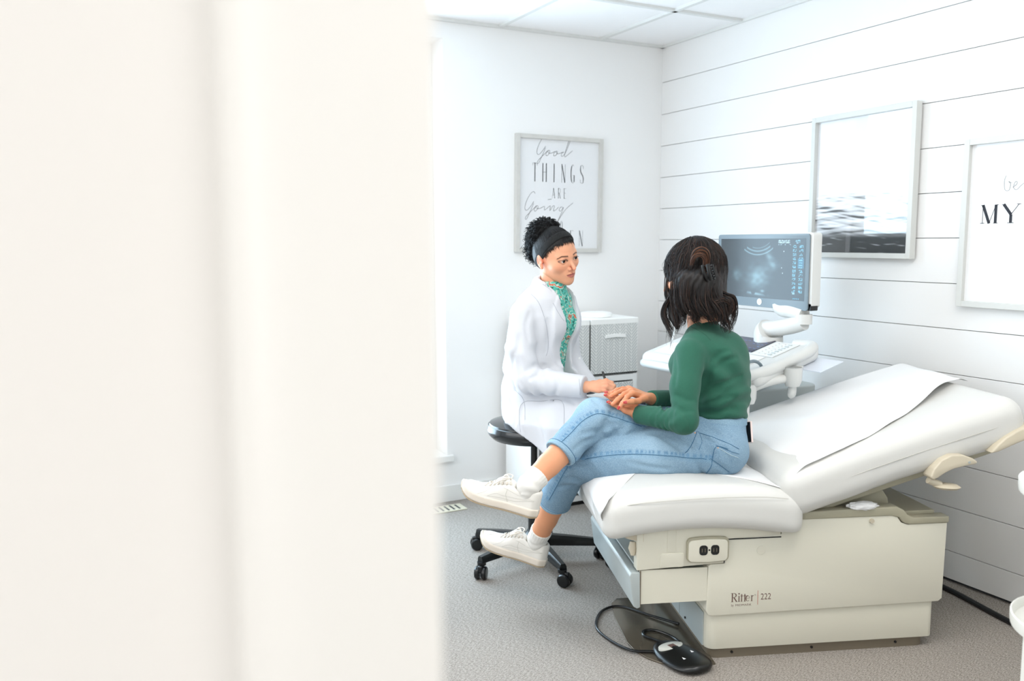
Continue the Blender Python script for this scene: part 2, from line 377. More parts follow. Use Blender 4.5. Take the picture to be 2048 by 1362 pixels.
# ------------------------------------------------------------------ framed pictures
SCRIPT = {}
def circ(cx, cy, rx, ry, a0, a1, n=14): return [(cx+rx*math.cos(math.radians(a0+(a1-a0)*k/n)), cy+ry*math.sin(math.radians(a0+(a1-a0)*k/n))) for k in range(n+1)]
def picture(name, label, w, h, at, ex, en, fw=.022, fd=.028, fm='frame'):
    """at = centre on the wall; local x = ex, z up, local -y = outwards"""
    t = empty(name, label, 'framed picture', at)
    ex = Vector(ex); en = Vector(en); t.matrix_world = Matrix(((ex.x, -en.x, 0, at[0]), (ex.y, -en.y, 0, at[1]), (0, 0, 1, at[2]), (0, 0, 0, 1)))
    g = MB(); a, b = w/2, h/2
    for q in (((-a, -fd, -b), (-a+fw, 0, b)), ((a-fw, -fd, -b), (a, 0, b)), ((-a+fw, -fd, -b), (a-fw, 0, -b+fw)), ((-a+fw, -fd, b-fw), (a-fw, 0, b))): g.box(q[0], q[1], .0015)
    g.build('frame', M[fm], t)
    return t
def P2(mb, pts, w, ox=0, oy=0, s=1.0, sl=0.0, y=-.0125): ribbon(mb, [(ox+s*(p[0]+sl*p[1]), oy+s*p[1]) for p in pts], w, (0, y, 0), (1, 0, 0), (0, 0, 1), (0, -1, 0))
def didone(mb, word, x, y, cw, ch, adv, tk, hair, yy=-.0125):
    """tall condensed letters drawn as thick and hairline strokes"""
    for c in word:
        S = []; T = lambda a, b, w: S.append(([a, b], w))
        if c == 'T': T((.5, 0), (.5, 1), tk); T((0, .98), (1, .98), hair); T((0, .98), (0, .86), hair); T((1, .98), (1, .86), hair)
        if c == 'H': T((.1, 0), (.1, 1), tk); T((.9, 0), (.9, 1), tk); T((.1, .52), (.9, .52), hair)
        if c == 'I': T((.5, 0), (.5, 1), tk)
        if c == 'N': T((.1, 0), (.1, 1), hair); T((.1, 1), (.85, 0), tk); T((.9, 0), (.9, 1), hair)
        if c in 'GS': pass
        if c == 'G': S.append((circ(.5, .5, .42, .5, 60, 300), [hair]*4+[tk]*7+[hair]*4)); T((.85, .42), (.85, .06), tk); T((.55, .42), (.95, .42), hair)
        if c == 'S': S.append(([(.85, .8), (.8, .95), (.5, 1), (.2, .95), (.12, .76), (.25, .6), (.75, .4), (.88, .24), (.8, .05), (.5, 0), (.18, .05), (.12, .22)], [hair, hair, hair, tk*.6, tk, tk, tk, tk, tk*.6, hair, hair, hair]))
        if c == 'A': T((0, 0), (.5, 1), hair); T((.5, 1), (1, 0), tk); T((.2, .32), (.8, .32), hair)
        if c == 'R': T((.15, 0), (.15, 1), tk); S.append(([(.15, .98), (.6, .98), (.85, .88), (.85, .64), (.6, .52), (.15, .52)], hair)); T((.5, .52), (.9, 0), tk)
        if c == 'E': T((.15, 0), (.15, 1), tk); T((.15, .98), (.9, .98), hair); T((.15, .52), (.7, .52), hair); T((.15, .02), (.9, .02), hair)
        if c == 'O': S.append((circ(.5, .5, .4, .5, 0, 360, 20), [tk]*4+[hair]*4+[tk]*6+[hair]*3+[tk]*4))
        if c == 'P': T((.15, 0), (.15, 1), tk); S.append(([(.15, .98), (.6, .98), (.88, .85), (.88, .62), (.6, .48), (.15, .48)], hair))
        if c == 'M': T((.06, 0), (.06, 1), hair); T((.06, 1), (.5, 0), tk); T((.5, 0), (.9, 1), hair); T((.9, 0), (.9, 1), tk); T((-.08, .01), (.2, .01), hair); T((.76, .01), (1.06, .01), hair); T((-.08, .99), (.1, .99), hair); T((.9, .99), (1.06, .99), hair)
        if c == 'Y': T((.02, 1), (.5, .45), tk); T((.5, .45), (.5, 0), tk); T((.5, .45), (.98, 1), hair); T((.3, .01), (.7, .01), hair); T((-.1, .99), (.16, .99), hair); T((.84, .99), (1.1, .99), hair)
        for pts, w in S: P2(mb, [(x+cw*p[0], y+ch*p[1]) for p in pts], w, y=yy)
        x += adv
def cursive(mb, strokes, ox, oy, s, w, sl=.25, y=-.0125):
    for st in strokes: P2(mb, spl(st, 5), w, ox, oy, s, sl, y)
GOOD = [[(.30, .95), (.22, 1.02), (.10, .95), (.0, .65), (.0, .35), (.12, .25), (.25, .40), (.34, .62)], [(.36, .55), (.30, .2), (.22, -.12), (.16, -.02), (.4, .3), (.52, .45)],
        [(.50, .42), (.46, .28), (.54, .22), (.62, .36), (.58, .45), (.52, .42), (.60, .33), (.74, .35), (.86, .42)], [(.92, .42), (.84, .36), (.86, .24), (.96, .26), (1.0, .40), (.92, .44), (1.0, .33), (1.15, .36), (1.26, .42)],
        [(1.32, .42), (1.22, .36), (1.24, .24), (1.34, .28), (1.42, .5), (1.48, 1.0), (1.42, 1.02), (1.38, .4), (1.42, .22), (1.55, .32), (1.72, .5)]]
GOING = GOOD[:3]+[[(.86, .42), (.92, .42), (.95, .28), (1.06, .36), (1.18, .46), (1.22, .26), (1.30, .44), (1.38, .46), (1.40, .26), (1.5, .3), (1.6, .42)],
        [(1.80, .42), (1.70, .42), (1.66, .3), (1.76, .26), (1.84, .42), (1.80, .1), (1.68, -.38), (1.74, -.2), (1.9, .2), (2.05, .42), (2.25, .62)], [(.98, .72), (1.16, .74)]]
# quote on the back wall, hanging a little crooked
t = picture('framed_quote', 'grey-framed white quote print reading Good THINGS ARE Going on the back wall', .538, .618, (2.385, BY, 1.607), (1, 0, 0), (0, -1, 0))
t.matrix_world = t.matrix_world @ Matrix.Rotation(math.radians(.6), 4, 'Y')
MB().box((-.25, -.012, -.29), (.25, -.004, .29)).build('print', M['print'], t)
g = MB(); cursive(g, GOOD, -.155, .175, .125, .0016, .30); didone(g, 'THINGS', -.165, .065, .026, .098, .0585, .0046, .0014); didone(g, 'ARE', -.045, -.02, .016, .055, .036, .0024, .0010)
cursive(g, GOING, -.225, -.12, .128, .0016, .30); didone(g, 'TO', -.03, -.195, .016, .055, .036, .0026, .0010); didone(g, 'HAPPEN', -.165, -.275, .026, .085, .0585, .0040, .0012)
g.build('lettering', M['ink'], t)
# sea picture on the shiplap wall
def sea(V):
    x = V[:, 0]; z = V[:, 2]; rs = np.random.RandomState(4)
    f = np.zeros(len(V)); 
    for i in range(60):
        kx = rs.uniform(4, 30); kz = rs.uniform(60, 260)*(1 if i < 40 else 2); f += np.sin(kx*x+kz*(z+.02*np.sin(9*x+rs.uniform(0, 6)))+rs.uniform(0, 6))*rs.uniform(.3, 1)
    f /= 5.0; d = np.clip((-.02-z)/.27, 0, 1)       # depth down the sheet
    base = np.where(d <= 0, .93, .93-.28*d); lo = np.clip((d-.68)/.10, 0, 1)
    base = base*(1-lo)+.045*lo
    v = base+f*(.14*(d > 0)*np.minimum(1, d*4)*(1-lo)-.0)+lo*np.clip(f-.9, 0, 1)*.55-np.clip(-f-.6, 0, 1)*.30*(d > .05)*(1-lo)
    v -= .05*np.clip(np.sin(6*x+1)*np.sin(5*z), 0, 1)*(d <= 0)
    v = np.clip(v, .03, .95); L_ = np.stack([v**2.2*.97, v**2.2*.985, v**2.2*1.02], 1); return L_
def gridpane(w, h, y, nx, nz):
    X, Z = np.meshgrid(np.linspace(-w/2, w/2, nx), np.linspace(-h/2, h/2, nz)); V = np.stack([X.ravel(), np.full(X.size, y), Z.ravel()], 1)
    i = np.arange(nx*nz).reshape(nz, nx); F = np.stack([i[:-1, :-1].ravel(), i[:-1, 1:].ravel(), i[1:, 1:].ravel(), i[1:, :-1].ravel()], 1); return V, F
t = picture('framed_sea_print', 'framed black and white photo of dark rippling water, right of the monitor', .560, .625, (RX-.014, 2.627, 1.594), (0, -1, 0), (-1, 0, 0), .022, .032, 'frame2')
t.matrix_world = t.matrix_world @ Matrix.Rotation(math.radians(-2.0), 4, 'Z')
V, F = gridpane(.52, .585, -.010, 260, 420); mesh_obj('print', V, F, mat('sea_print', (1, 1, 1), .5, attr='col'), t, False, sea(V))
MB().box((-.26, -.0165, -.2925), (.26, -.0145, .2925)).build('glass', glass('picture_glass'), t)
# MY quote, cut by the right edge of the picture
t = picture('framed_word_print', 'grey-framed white print reading be MY, cut by the right edge', .56, .628, (RX-.014, 1.862, 1.418), (0, -1, 0), (-1, 0, 0), .022, .032, 'frame2')
MB().box((-.26, -.014, -.295), (.26, -.006, .295)).build('print', M['print'], t)
g = MB(); didone(g, 'MY', -.205, .0, .060, .068, .082, .0105, .0018, -.0145); g.build('lettering', M['ink2'], t)
g = MB(); cursive(g, [[(0, .9), (-.06, .6), (.05, .1), (.3, .05), (.34, .4), (.2, .55), (.42, .45)], [(.5, .2), (.7, .35), (.72, .5), (.6, .5), (.55, .2), (.75, .05), (1.0, .3), (1.3, .5)]], -.125, .115, .062, .0016, .1, -.0145)
g.build('script_word', M['inkg'], t)
# ------------------------------------------------------------------ exam table (local frame s, v, z)
M['beige'] = mat('beige_enamel', (.845, .83, .77), .32, bump=(9, .02, .002))
M['beige2'] = mat('beige_enamel_lower', (.835, .82, .76), .34)
M['tan'] = mat('tan_trim_plastic', (.64, .62, .54), .42)
M['tan2'] = mat('tan_grip_plastic', (.77, .73, .65), .4)
M['steel'] = mat('grey_side_panel', (.67, .70, .70), .3)
M['vinyl'] = mat('cream_vinyl', (.815, .81, .795), .34, bump=(25, .05, .002))
M['seam'] = mat('vinyl_seam', (.74, .73, .70), .6)
M['brown'] = mat('toe_kick', (.46, .42, .36), .5)
M['black'] = mat('black_plastic', (.05, .055, .06), .4)
M['black2'] = mat('black_rubber', (.04, .045, .05), .28)
M['logo'] = mat('logo_brown', (.42, .31, .28), .6); M['logored'] = mat('logo_red', (.75, .35, .28), .6)
M['plate'] = mat('brushed_floor_plate', (.52, .49, .44), .22, metal=.65, noise=(4, (.42, .38, .33), .8))
M['paper'] = mat('exam_paper', (.885, .885, .885), .8)
tb = empty('exam_table', 'cream and beige medical exam table with raised backrest, the patient seated on its foot end', 'exam table', TA, TR)
def rrect(x0, x1, y0, y1, rs, n=6):
    """rounded rectangle, rs = radius at (x0y0, x1y0, x1y1, x0y1)"""
    out = []
    for (cx, cy, sx, sy, a0), r in zip(((x0, y0, 1, 1, 180), (x1, y0, -1, 1, 270), (x1, y1, -1, -1, 0), (x0, y1, 1, -1, 90)), rs):
        if r <= 0: out.append((cx, cy)); continue
        for k in range(n+1):
            a = math.radians(a0+90*k/n); out.append((cx+sx*r+r*math.cos(a), cy+sy*r+r*math.sin(a)))
    return out
MB().prism(rrect(.012, .765, .010, .56, (.03,)*4), 0, .034, 2).build('toe_kick', M['brown'], tb, True)
for s_ in (.09, .365, .66): MB().lathe([(.0045, -.003), (.0045, .0), (.003, .001)], (s_, .010, .018), 12, 1).build('bolt', M['black'], tb, True)
g = MB().prism(rrect(0, .787, 0, .575, (.032, .02, .02, .02)), .034, .168, 2, .003)
g.build('lower_shroud', M['beige2'], tb, True)
g = MB()   # upper shroud: stepped profile over the whole width
pr = [(.052, .405), (.052, .322), (.006, .322), (-.002, .316), (-.006, .165), (.0, .156), (.010, .152), (.795, .160), (.808, .166), (.812, .425), (.672, .425), (.650, .433), (.636, .452), (.615, .458), (.24, .458), (.24, .412), (.052, .405)]
pr = pr[:-1]; pr = [(a, b+.004) if b > .16 else (a, b) for a, b in pr]
g.prism(pr, -.008, .582, 1, .002); g.build('upper_shroud', M['beige'], tb, True)
# grey foot-end side of the pedestal is a panel of its own, with a screw
MB().box((-.004, .030, .036), (.004, .555, .150), .001).build('end_panel', M['steel'], tb)
MB().box((-.0050, .269, .036), (-.0035, .271, .150)).build('panel_joint', M['steel'], tb); MB().lathe([(.004, -.008), (.004, -.005)], (0, .20, .055), 10, 0).build('panel_screw', M['black'], tb)
# tan top trim following the shroud edge
tr = [(.225, .462), (.615, .462), (.640, .455), (.655, .437), (.676, .430), (.815, .430), (.817, .452), (.690, .452), (.670, .462), (.655, .480), (.630, .492), (.225, .486)]
MB().prism(tr, -.012, .035, 1, .004).build('top_trim', M['tan'], tb, True)
MB().prism(tr, .545, .590, 1, .004).build('top_trim', M['tan'], tb, True)
MB().box((.20, .03, .44), (.79, .55, .462), .003).build('top_deck', M['tan'], tb)
MB().lathe([(.0075, -.005), (.0075, .0), (.005, .002)], (.545, -.010, .448), 16, 1).build('release_knob', M['tan2'], tb, True)
MB().lathe([(.0145, -.0022), (.0145, .0), (.0135, .001)], (.172, -.0075, .366), 28, 1).build('cover_disc', M['beige'], tb, True)
MB().lathe([(.009, 0), (.009, .03), (.004, .034)], (.795, .52, .452), 12).build('rear_peg', M['brown'], tb, True)
# drawer housing
hp = [(-.238, .318), (.048, .330), (.048, .408), (.236, .416), (.236, .458), (-.10, .458), (-.238, .458)]
MB().prism(hp, -.010, .03, 1, .0015).build('housing_side', M['beige'], tb, True)
MB().prism(hp, .545, .585, 1, .0015).build('housing_side', M['beige'], tb, True)
MB().box((-.236, .03, .445), (.236, .545, .457)).box((-.10, .03, .32), (-.085, .545, .445)).box((-.236, .03, .320), (-.085, .545, .326)).build('housing_shell', M['steel'], tb)
MB().box((.0475, -.0108, .330), (.0500, .0, .410)).box((.0475, -.0108, .406), (.238, .0, .409)).build('shadow_gap', M['black'], tb)
dr = MB().box((-.228, -.006, .204), (-.004, .0, .316), .001).box((-.228, .570, .204), (-.004, .576, .316), .001).box((-.228, 0, .204), (-.004, .57, .210)).box((-.012, 0, .204), (-.004, .57, .316)).build('drawer', M['beige'], tb)
g = MB().prism([(-.242, .312), (-.228, .312), (-.226, .196), (-.236, .192), (-.248, .200), (-.262, .300), (-.256, .312)], -.012, .578, 1, .003)
g.build('drawer_front', M['steel'], dr, True)
MB().box((-.2275, -.0085, .196), (-.2235, -.0055, .315)).build('drawer_gap', M['brown'], dr)
# outlet plate and small covers on the housing
def rpanel(name, s0, s1, z0, z1, r, y0, y1, m, par=tb, bow=0.0):
    pts = [(a, b+bow*math.cos((a-(s0+s1)/2)/(s1-s0)*math.pi)*(1 if b > (z0+z1)/2 else -1)) for a, b in rrect(s0, s1, z0, z1, (r,)*4, 5)]
    dense = []
    for i, p in enumerate(pts):
        q = pts[(i+1) % len(pts)]; n = 6 if abs(q[0]-p[0]) > .03 else 1
        for k in range(n):
            t_ = k/n; a = p[0]+(q[0]-p[0])*t_
            dense.append((a, p[1]+(q[1]-p[1])*t_ + (bow*(math.cos((a-(s0+s1)/2)/(s1-s0)*math.pi)-math.cos((p[0]-(s0+s1)/2)/(s1-s0)*math.pi))*(1 if p[1] > (z0+z1)/2 else -1) if n > 1 else 0)))
    return MB().prism(dense, y0, y1, 1, .0015).build(name, m, par, True)
rpanel('outlet_surround', -.078, .060, .341, .418, .014, -.020, -.009, M['tan'], bow=.004)
op = rpanel('outlet_plate', -.074, .055, .344, .411, .012, -.024, -.018, M['beige'], bow=.004)
for s_ in (-.0255, .0125):
    q = MB().prism(rrect(s_-.0135, s_+.0135, .364, .396, (.010,)*4), -.0255, -.0238, 1).build('outlet', M['black'], op)
    MB().box((s_-.006, -.0259, .374), (s_-.004, -.0254, .386)).box((s_+.004, -.0259, .374), (s_+.006, -.0254, .386)).build('slot', M['brown'], q)
MB().lathe([(.003, -.0248), (.003, -.0238)], (-.0065, 0, .380), 10, 1).build('screw', M['black'], op)
rpanel('access_cover', -.162, -.085, .324, .370, .006, -.0125, -.009, M['beige'])
rpanel('cover_rib', -.140, -.112, .374, .448, .004, -.0115, -.009, M['beige'])
# cream rail that curves round the foot end below the cushion, with its white knob
g = MB(); path = spl([(-.215, -.005, .432), (-.262, .02, .436), (-.300, .12, .442), (-.312, .28, .450), (-.300, .44, .452), (-.262, .55, .450), (-.22, .575, .450)], 6)
v = []; f = []
for i, p in enumerate(path):
    t_ = path[min(i+1, len(path)-1)]-path[max(i-1, 0)]; nn = np.array([-t_[1], t_[0], 0]); nn /= np.linalg.norm(nn)
    for (a, b) in ((.006, .020), (.006, -.020), (-.006, -.020), (-.006, .020)): v.append(p+nn*a+np.array([0, 0, b]))
for i in range(len(path)-1):
    for k in range(4): f.append((4*i+k, 4*i+(k+1) % 4, 4*i+4+(k+1) % 4, 4*i+4+k))
f += [(3, 2, 1, 0), tuple(4*len(path)-4+k for k in range(4))]
g.add(v, f); g.build('foot_rail', M['tan2'], tb, True)
MB().tube([(-.245, .015, .405), (-.247, .012, .385), (-.246, .010, .362)], [.010, .014, .007], 14).build('latch_lever', M['tan2'], tb, True)
MB().box((-.20, .02, .44), (.26, .55, .462), .004).build('seat_pan', M['beige2'], tb)
# seat cushion: puffy rounded slab
def seatf(P):
    s_, v_, z_ = P[..., 0], P[..., 1], P[..., 2]
    Q = P.copy(); Q[..., 2] = z_+.35*(s_+.05)**2+.10*np.abs((v_-.31)/.36)**4*.12
    d = rbox(Q, (-.025, .31, .530), (.330, .365, .073), .052)
    dn = np.exp(-((s_-.02)/.16)**2-((v_-.24)/.15)**2)*.010        # pressed in under the sitter
    wr = .0015*np.sin(38*s_+12*v_)*np.exp(-((s_-.27)/.07)**2)
    return d+dn*(z_ > .53)+wr
sculpt('seat_cushion', seatf, (-.40, -.09, .43), (.34, .71, .64), .008, M['vinyl'], tb, 2)
BK = Matrix.Translation((.262, 0, .452)) @ Matrix.Rotation(-math.atan(.296), 4, 'Y')
def backf(P):
    x, v_, z_ = P[..., 0], P[..., 1], P[..., 2]
    Q = P.copy(); Q[..., 2] = z_-.010*np.sin(np.clip(x/.84, 0, 1)*3.14)
    taper = np.clip((.16-x)/.16, 0, 1)
    d = rbox(Q, (.425, .305, .092), (.425, .362, .082), .060)
    cut = (-(x-.005)*.80-(z_-.035)*.35)                                  # bevelled hinge end
    return smax(d, cut-.012, .02)+.0012*np.sin(22*x)*np.exp(-((v_+.05)/.05)**2)
V, F = nets(backf, (-.04, -.09, -.02), (.90, .71, .21), .009); V = relax(V, F, 2)
V = np.array([tuple(BK @ Vector(p)) for p in V])
bc = mesh_obj('back_cushion', V, F, M['vinyl'], tb, True)
def seamline(pts, par, r=.0011, m='seam', name='seam'): return MB().tube(spl(pts, 6), r, 6).build(name, M[m], par, True)
sc_ = bpy.data.objects['seat_cushion']
seamline([(-.31, -.040, .535), (-.26, -.0515, .548), (-.15, -.0560, .556), (0, -.0570, .560), (.15, -.0560, .557), (.24, -.0480, .545)], sc_)
seamline([BK @ Vector(p) for p in ((.05, -.036, .055), (.10, -.0500, .088), (.2, -.0570, .102), (.4, -.0578, .106), (.6, -.0578, .104), (.78, -.0560, .100))], bc)
# underside shell of the back section, hinge arm, grips
g = MB().box((.02, .02, -.012), (.80, .59, .012), .005); g.xform(BK); g.build('back_shell', M['tan'], tb)
def hinge(v0, v1):
    a = [(.40, .455), (.42, .49), (.50, .530), (.575, .548), (.615, .535), (.640, .500), (.648, .455)]
    return MB().prism(a, v0, v1, 1, .004).build('hinge_cover', M['tan'], tb, True)
hinge(.06, .12); hinge(.44, .50)
def grip(name, prof, off, thick, m='tan2'):
    g = MB().prism(prof, off, off+thick, 1, .004); g.build(name, M[m], tb, True)
# accessory grip below the near edge: arched hood and the lever under it
g = MB()
arc = [(.697, .607), (.708, .635), (.732, .662), (.765, .677), (.805, .676), (.838, .664), (.856, .652), (.850, .645), (.815, .640), (.775, .632), (.745, .619), (.722, .604), (.706, .598)]
g.prism(arc, -.082, -.035, 1, .006); hd = g.build('grip_hood', M['tan2'], tb, True)
MB().lathe([(.004, -.0835), (.004, -.082)], (.825, 0, .652), 12, 1).build('screw', M['steel'], hd)
g = MB().tube(spl([(.705, -.055, .592), (.725, -.057, .583), (.745, -.058, .575)], 4), [.012]*9, 12)
g.add(*((lambda L_: (L_.v, L_.f))(MB().lathe([(.006, .008), (.028, .005), (.038, -.004), (.030, -.013), (.010, -.018)], (0, 0, 0), 20).xform(Matrix.Translation((.768, -.058, .572)) @ Matrix.Rotation(.06, 4, 'Y') @ Matrix.Diagonal((1.25, .8, .8, 1))))))
g.build('grip_lever', M['tan2'], tb, True)
pr = [(.905, .676), (.925, .702), (.955, .727), (.99, .747), (1.04, .766), (1.12, .790), (1.17, .800), (1.17, .765), (1.10, .742), (1.0, .708), (.93, .680)]
MB().prism(pr, -.075, -.030, 1, .006).build('head_bracket', M['tan2'], tb, True)
# stainless floor plate of the pedestal
fp = [(.02, .50), (-.175, .50), (-.205, .46), (-.222, .34), (-.226, .14), (-.215, .08), (-.19, .03), (-.155, -.008), (-.11, -.030), (.02, -.035)]
MB().prism(fp, .0005, .006, 2, .0015).build('floor_plate', M['plate'], tb, True)
# printed logo
g = MB(); E3 = ((0, -.0081, 0), (1, 0, 0), (0, 0, 1), (0, -1, 0))
def rs_(pts, w): ribbon(g, pts, w, *E3)
X0, Z0, hh = .076, .196, .030
def serif(x, z, w=.0065): rs_([(X0+x-w/2, Z0+z), (X0+x+w/2, Z0+z)], .0009)
rs_([(X0+.004, Z0), (X0+.004, Z0+hh)], .0036); serif(.004, .0005, .009); serif(.003, hh-.0005, .008)
rs_([(X0+.004, Z0+hh-.0006), (X0+.012, Z0+hh-.001), (X0+.0165, Z0+hh-.005), (X0+.0165, Z0+hh-.0105), (X0+.012, Z0+hh-.0145), (X0+.004, Z0+hh-.015)], [.001, .0016, .0034, .0034, .0016, .001])
rs_([(X0+.0095, Z0+hh-.015), (X0+.0185, Z0+.001)], .0036); serif(.0195, .0005, .006)
def istem(x, z1): rs_([(X0+x, Z0), (X0+x, Z0+z1)], .0030); serif(x, .0005, .0068)
istem(.0265, .0195); rs_(circ(X0+.0264, Z0+.0270, .0012, .0012, 0, 360, 8), .0026); serif(.0255, .019, .004)
for x in (.0355, .0460): istem(x, .0255); rs_([(X0+x-.0042, Z0+.0190), (X0+x+.0042, Z0+.0190)], .0017)
rs_(circ(X0+.0560, Z0+.0100, .0062, .0092, 5, 315, 16), [.0010]*5+[.003]*7+[.0012]*5); rs_([(X0+.051, Z0+.0105), (X0+.0622, Z0+.0105)], .0009)
istem(.0695, .0195); serif(.068, .019, .004); rs_([(X0+.0700, Z0+.013), (X0+.0725, Z0+.0185), (X0+.0758, Z0+.0180)], [.001, .0016, .003])
put_text(g, '222', .030, (X0+.0995, -.0081, Z0+.003), (1, 0, 0), (0, 0, 1), (0, -1, 0), .80, 0)
put_text(g, 'by', .0115, (X0+.001, -.0081, Z0-.0150), (1, 0, 0), (0, 0, 1), (0, -1, 0), .8, 0)
put_text(g, 'MIDMARK', .0100, (X0+.0145, -.0081, Z0-.0150), (1, 0, 0), (0, 0, 1), (0, -1, 0), 1.22, 0)
put_text(g, '\u00ae', .0060, (X0+.0790, -.0081, Z0+.018), (1, 0, 0), (0, 0, 1), (0, -1, 0), 1.0, 0)
lg = g.build('logo', M['logo'], tb)
g = MB(); rs_([(X0+.0900, Z0-.013), (X0+.0900, Z0+.035)], .0012); g.build('logo_bar', M['logored'], tb)

# ------------------------------------------------------------------ paper over the couch (a thing of its own)
def zback(s_): return .452+(s_-.262)*.296+.182
near = [(.13, -.02), (.172, -.040), (.272, -.035), (.35, -.030), (.429, -.022), (.52, .0), (.603, .035), (.70, .080), (.829, .155), (.90, .195), (.956, .232), (1.02, .26)]
def nearv(s_):
    for (a, b), (c, d) in zip(near[:-1], near[1:]):
        if s_ <= c: return b+(d-b)*max(0, (s_-a)/(c-a))
    return near[-1][1]
ns, nv = 90, 44; v = []; random.seed(3)
for i in range(ns):
    s_ = .262+(1.045-.262)*i/(ns-1)
    v0 = nearv(s_) ; v1 = .635
    for j in range(nv):
        t_ = j/(nv-1); v_ = v0+(v1-v0)*t_
        z_ = zback(s_)+.004+.010*math.sin(min(1, max(0, (s_-.262)/.84))*3.14)
        edge = math.exp(-(t_/.12)**2); lift = .026*math.exp(-((s_-.89)/.085)**2)+.008*math.exp(-((s_-.62)/.06)**2)
        z_ += edge*lift+.0028*math.sin(17*s_+4*v_)*(1-t_)+.0016*math.sin(31*v_+7*s_)+.003*t_
        if s_ > 1.0: z_ -= (s_-1.0)**2*9
        if s_ < .31: z_ -= (.31-s_)**2*10
        v.append((s_, v_, z_))
F = [(i*nv+j, (i+1)*nv+j, (i+1)*nv+j+1, i*nv+j+1) for i in range(ns-1) for j in range(nv-1)]
pc = empty('paper_sheet', 'white disposable paper spread over the raised backrest and the far side of the seat', 'paper sheet', TA+Vector((0, 0, 0)), TR)
o = mesh_obj('back_paper', v, F, M['paper'], pc, True); sm = o.modifiers.new('s', 'SOLIDIFY'); sm.thickness = .0012
# seat part: far strip from the foot end to the fold, near edge curling
v = []; ns, nv = 60, 30
def sv0(s_): return .118+.055*math.exp(-((s_+.12)/.10)**2)-.16*max(0, min(1, (-.20-s_)/.14))+(-.14*max(0, (s_-.0)/.25) if s_ > 0 else 0)
for i in range(ns):
    s_ = -.352+(.285+.352)*i/(ns-1)
    for j in range(nv):
        t_ = j/(nv-1); v_ = sv0(s_)+(.62-sv0(s_))*t_
        zz = .6012-.35*(s_+.05)**2-.012*abs((v_-.31)/.36)**4
        e = abs(s_+.025)-.278
        if e > 0 and s_ < 0: zz -= (.052-math.sqrt(max(0, .052**2-min(e, .0515)**2)))
        if e > 0 and s_ > 0: zz += .0
        dn = math.exp(-((s_-.02)/.16)**2-((v_-.24)/.15)**2)*.010
        pk = .030*math.exp(-((s_+.135)/.035)**2-((v_-sv0(s_))/.035)**2)
        v.append((s_-(.006 if s_ < -.33 else 0), v_, zz+.0035-dn+pk+.0015*math.sin(40*v_+9*s_)))
F = [(i*nv+j, (i+1)*nv+j, (i+1)*nv+j+1, i*nv+j+1) for i in range(ns-1) for j in range(nv-1)]
# the end hangs a little way down over the foot edge
base = len(v); hang = 8
for k in range(1, hang+1):
    for j in range(nv):
        t_ = j/(nv-1); v_ = sv0(-.352)+(.62-sv0(-.352))*t_+.0
        v.append((-.362-.003*math.sin(20*v_+k)+.0015*k, v_+.04*k/hang*(1-t_), v[j][2]-.009*k-.003*math.sin(14*v_)))
for k in range(hang):
    for j in range(nv-1):
        a = (j if k == 0 else base+(k-1)*nv+j); b = base+k*nv+j; F.append((a, a+1, b+1, b))
o = mesh_obj('seat_paper', v, F, M['paper'], pc, True); sm = o.modifiers.new('s', 'SOLIDIFY'); sm.thickness = .0012
# crumpled tail tucked under the near foot corner, scrap between deck and backrest
def crumple(name, c, r, seed, par):
    bm = bmesh.new(); bmesh.ops.create_icosphere(bm, subdivisions=3, radius=1); rr = random.Random(seed)
    ks = [(rr.uniform(2, 7), rr.uniform(2, 7), rr.uniform(2, 7), rr.uniform(0, 6)) for _ in range(7)]
    for q in bm.verts:
        d = 1+.10*sum(abs(math.sin(a*q.co.x+b*q.co.y+e*q.co.z+p)) for a, b, e, p in ks)-.3
        q.co = Vector((c[0]+q.co.x*d*r[0], c[1]+q.co.y*d*r[1], c[2]+q.co.z*d*r[2]))
    return MB().bm(bm).build(name, M['paper'], par, False)
crumple('crumpled_tail', (-.300, .055, .478), (.022, .05, .020), 2, pc)
o = crumple('crumpled_paper', (.515, -.002, .497), (.045, .02, .012), 9, None); o.location = TA; o.rotation_euler.z = TR
tag(o, 'small crumpled white paper wedged under the backrest on the table deck', 'paper scrap')

# ------------------------------------------------------------------ foot pedal, its cord, power cord by the wall
fc = empty('foot_control', 'black foot control pedal with a grey label on the carpet by the exam table', 'foot control', TW(-.083, .008), TR+math.radians(22))
def pedf(P):
    x, y, z = P[..., 0], P[..., 1], P[..., 2]
    t = np.clip((y+.11)/.22, 0, 1); w = .076-.020*t+.010*np.sin(t*3.1)
    q = np.abs(x)/w; e = np.abs(y)/.112
    d = (np.power(q**2.6+e**2.6, 1/2.6)-1)*.055
    top = .034-.010*(y+.02)/.1*0-.35*(np.maximum(0, y-.02))**1.5-.18*x*x/.06
    return smax(smax(d, z-top, .012), .007-z, .006)
sculpt('housing', pedf, (-.11, -.13, -.002), (.11, .13, .06), .004, M['black2'], fc, 3)
g = MB().prism([(-.004+x*.047, .045+y*.025) for x, y in circ(0, 0, 1, 1, 0, 345, 23)], .0205, .0345, 2, .001); g.xform(Matrix.Translation((0, .0, .0)) @ Matrix.Rotation(-.05, 4, 'X'))
lp = g.build('label_plate', mat('pedal_label', (.80, .80, .77), .4), fc, True)
g = MB().box((-.012, .032, .0340), (.012, .052, .0349)); g.xform(Matrix.Rotation(-.05, 4, 'X')); g.build('label_print', M['logo'], lp)
for x, y in ((-.026, -.045), (.028, -.020)): MB().add([(x-.005, y-.006, .0338), (x+.005, y-.006, .0338), (x, y+.007, .0338), (x-.005, y-.006, .033), (x+.005, y-.006, .033), (x, y+.007, .033)], [(0, 1, 2), (0, 3, 4, 1), (1, 4, 5, 2), (2, 5, 3, 0)]).build('arrow_mark', M['print'], fc)
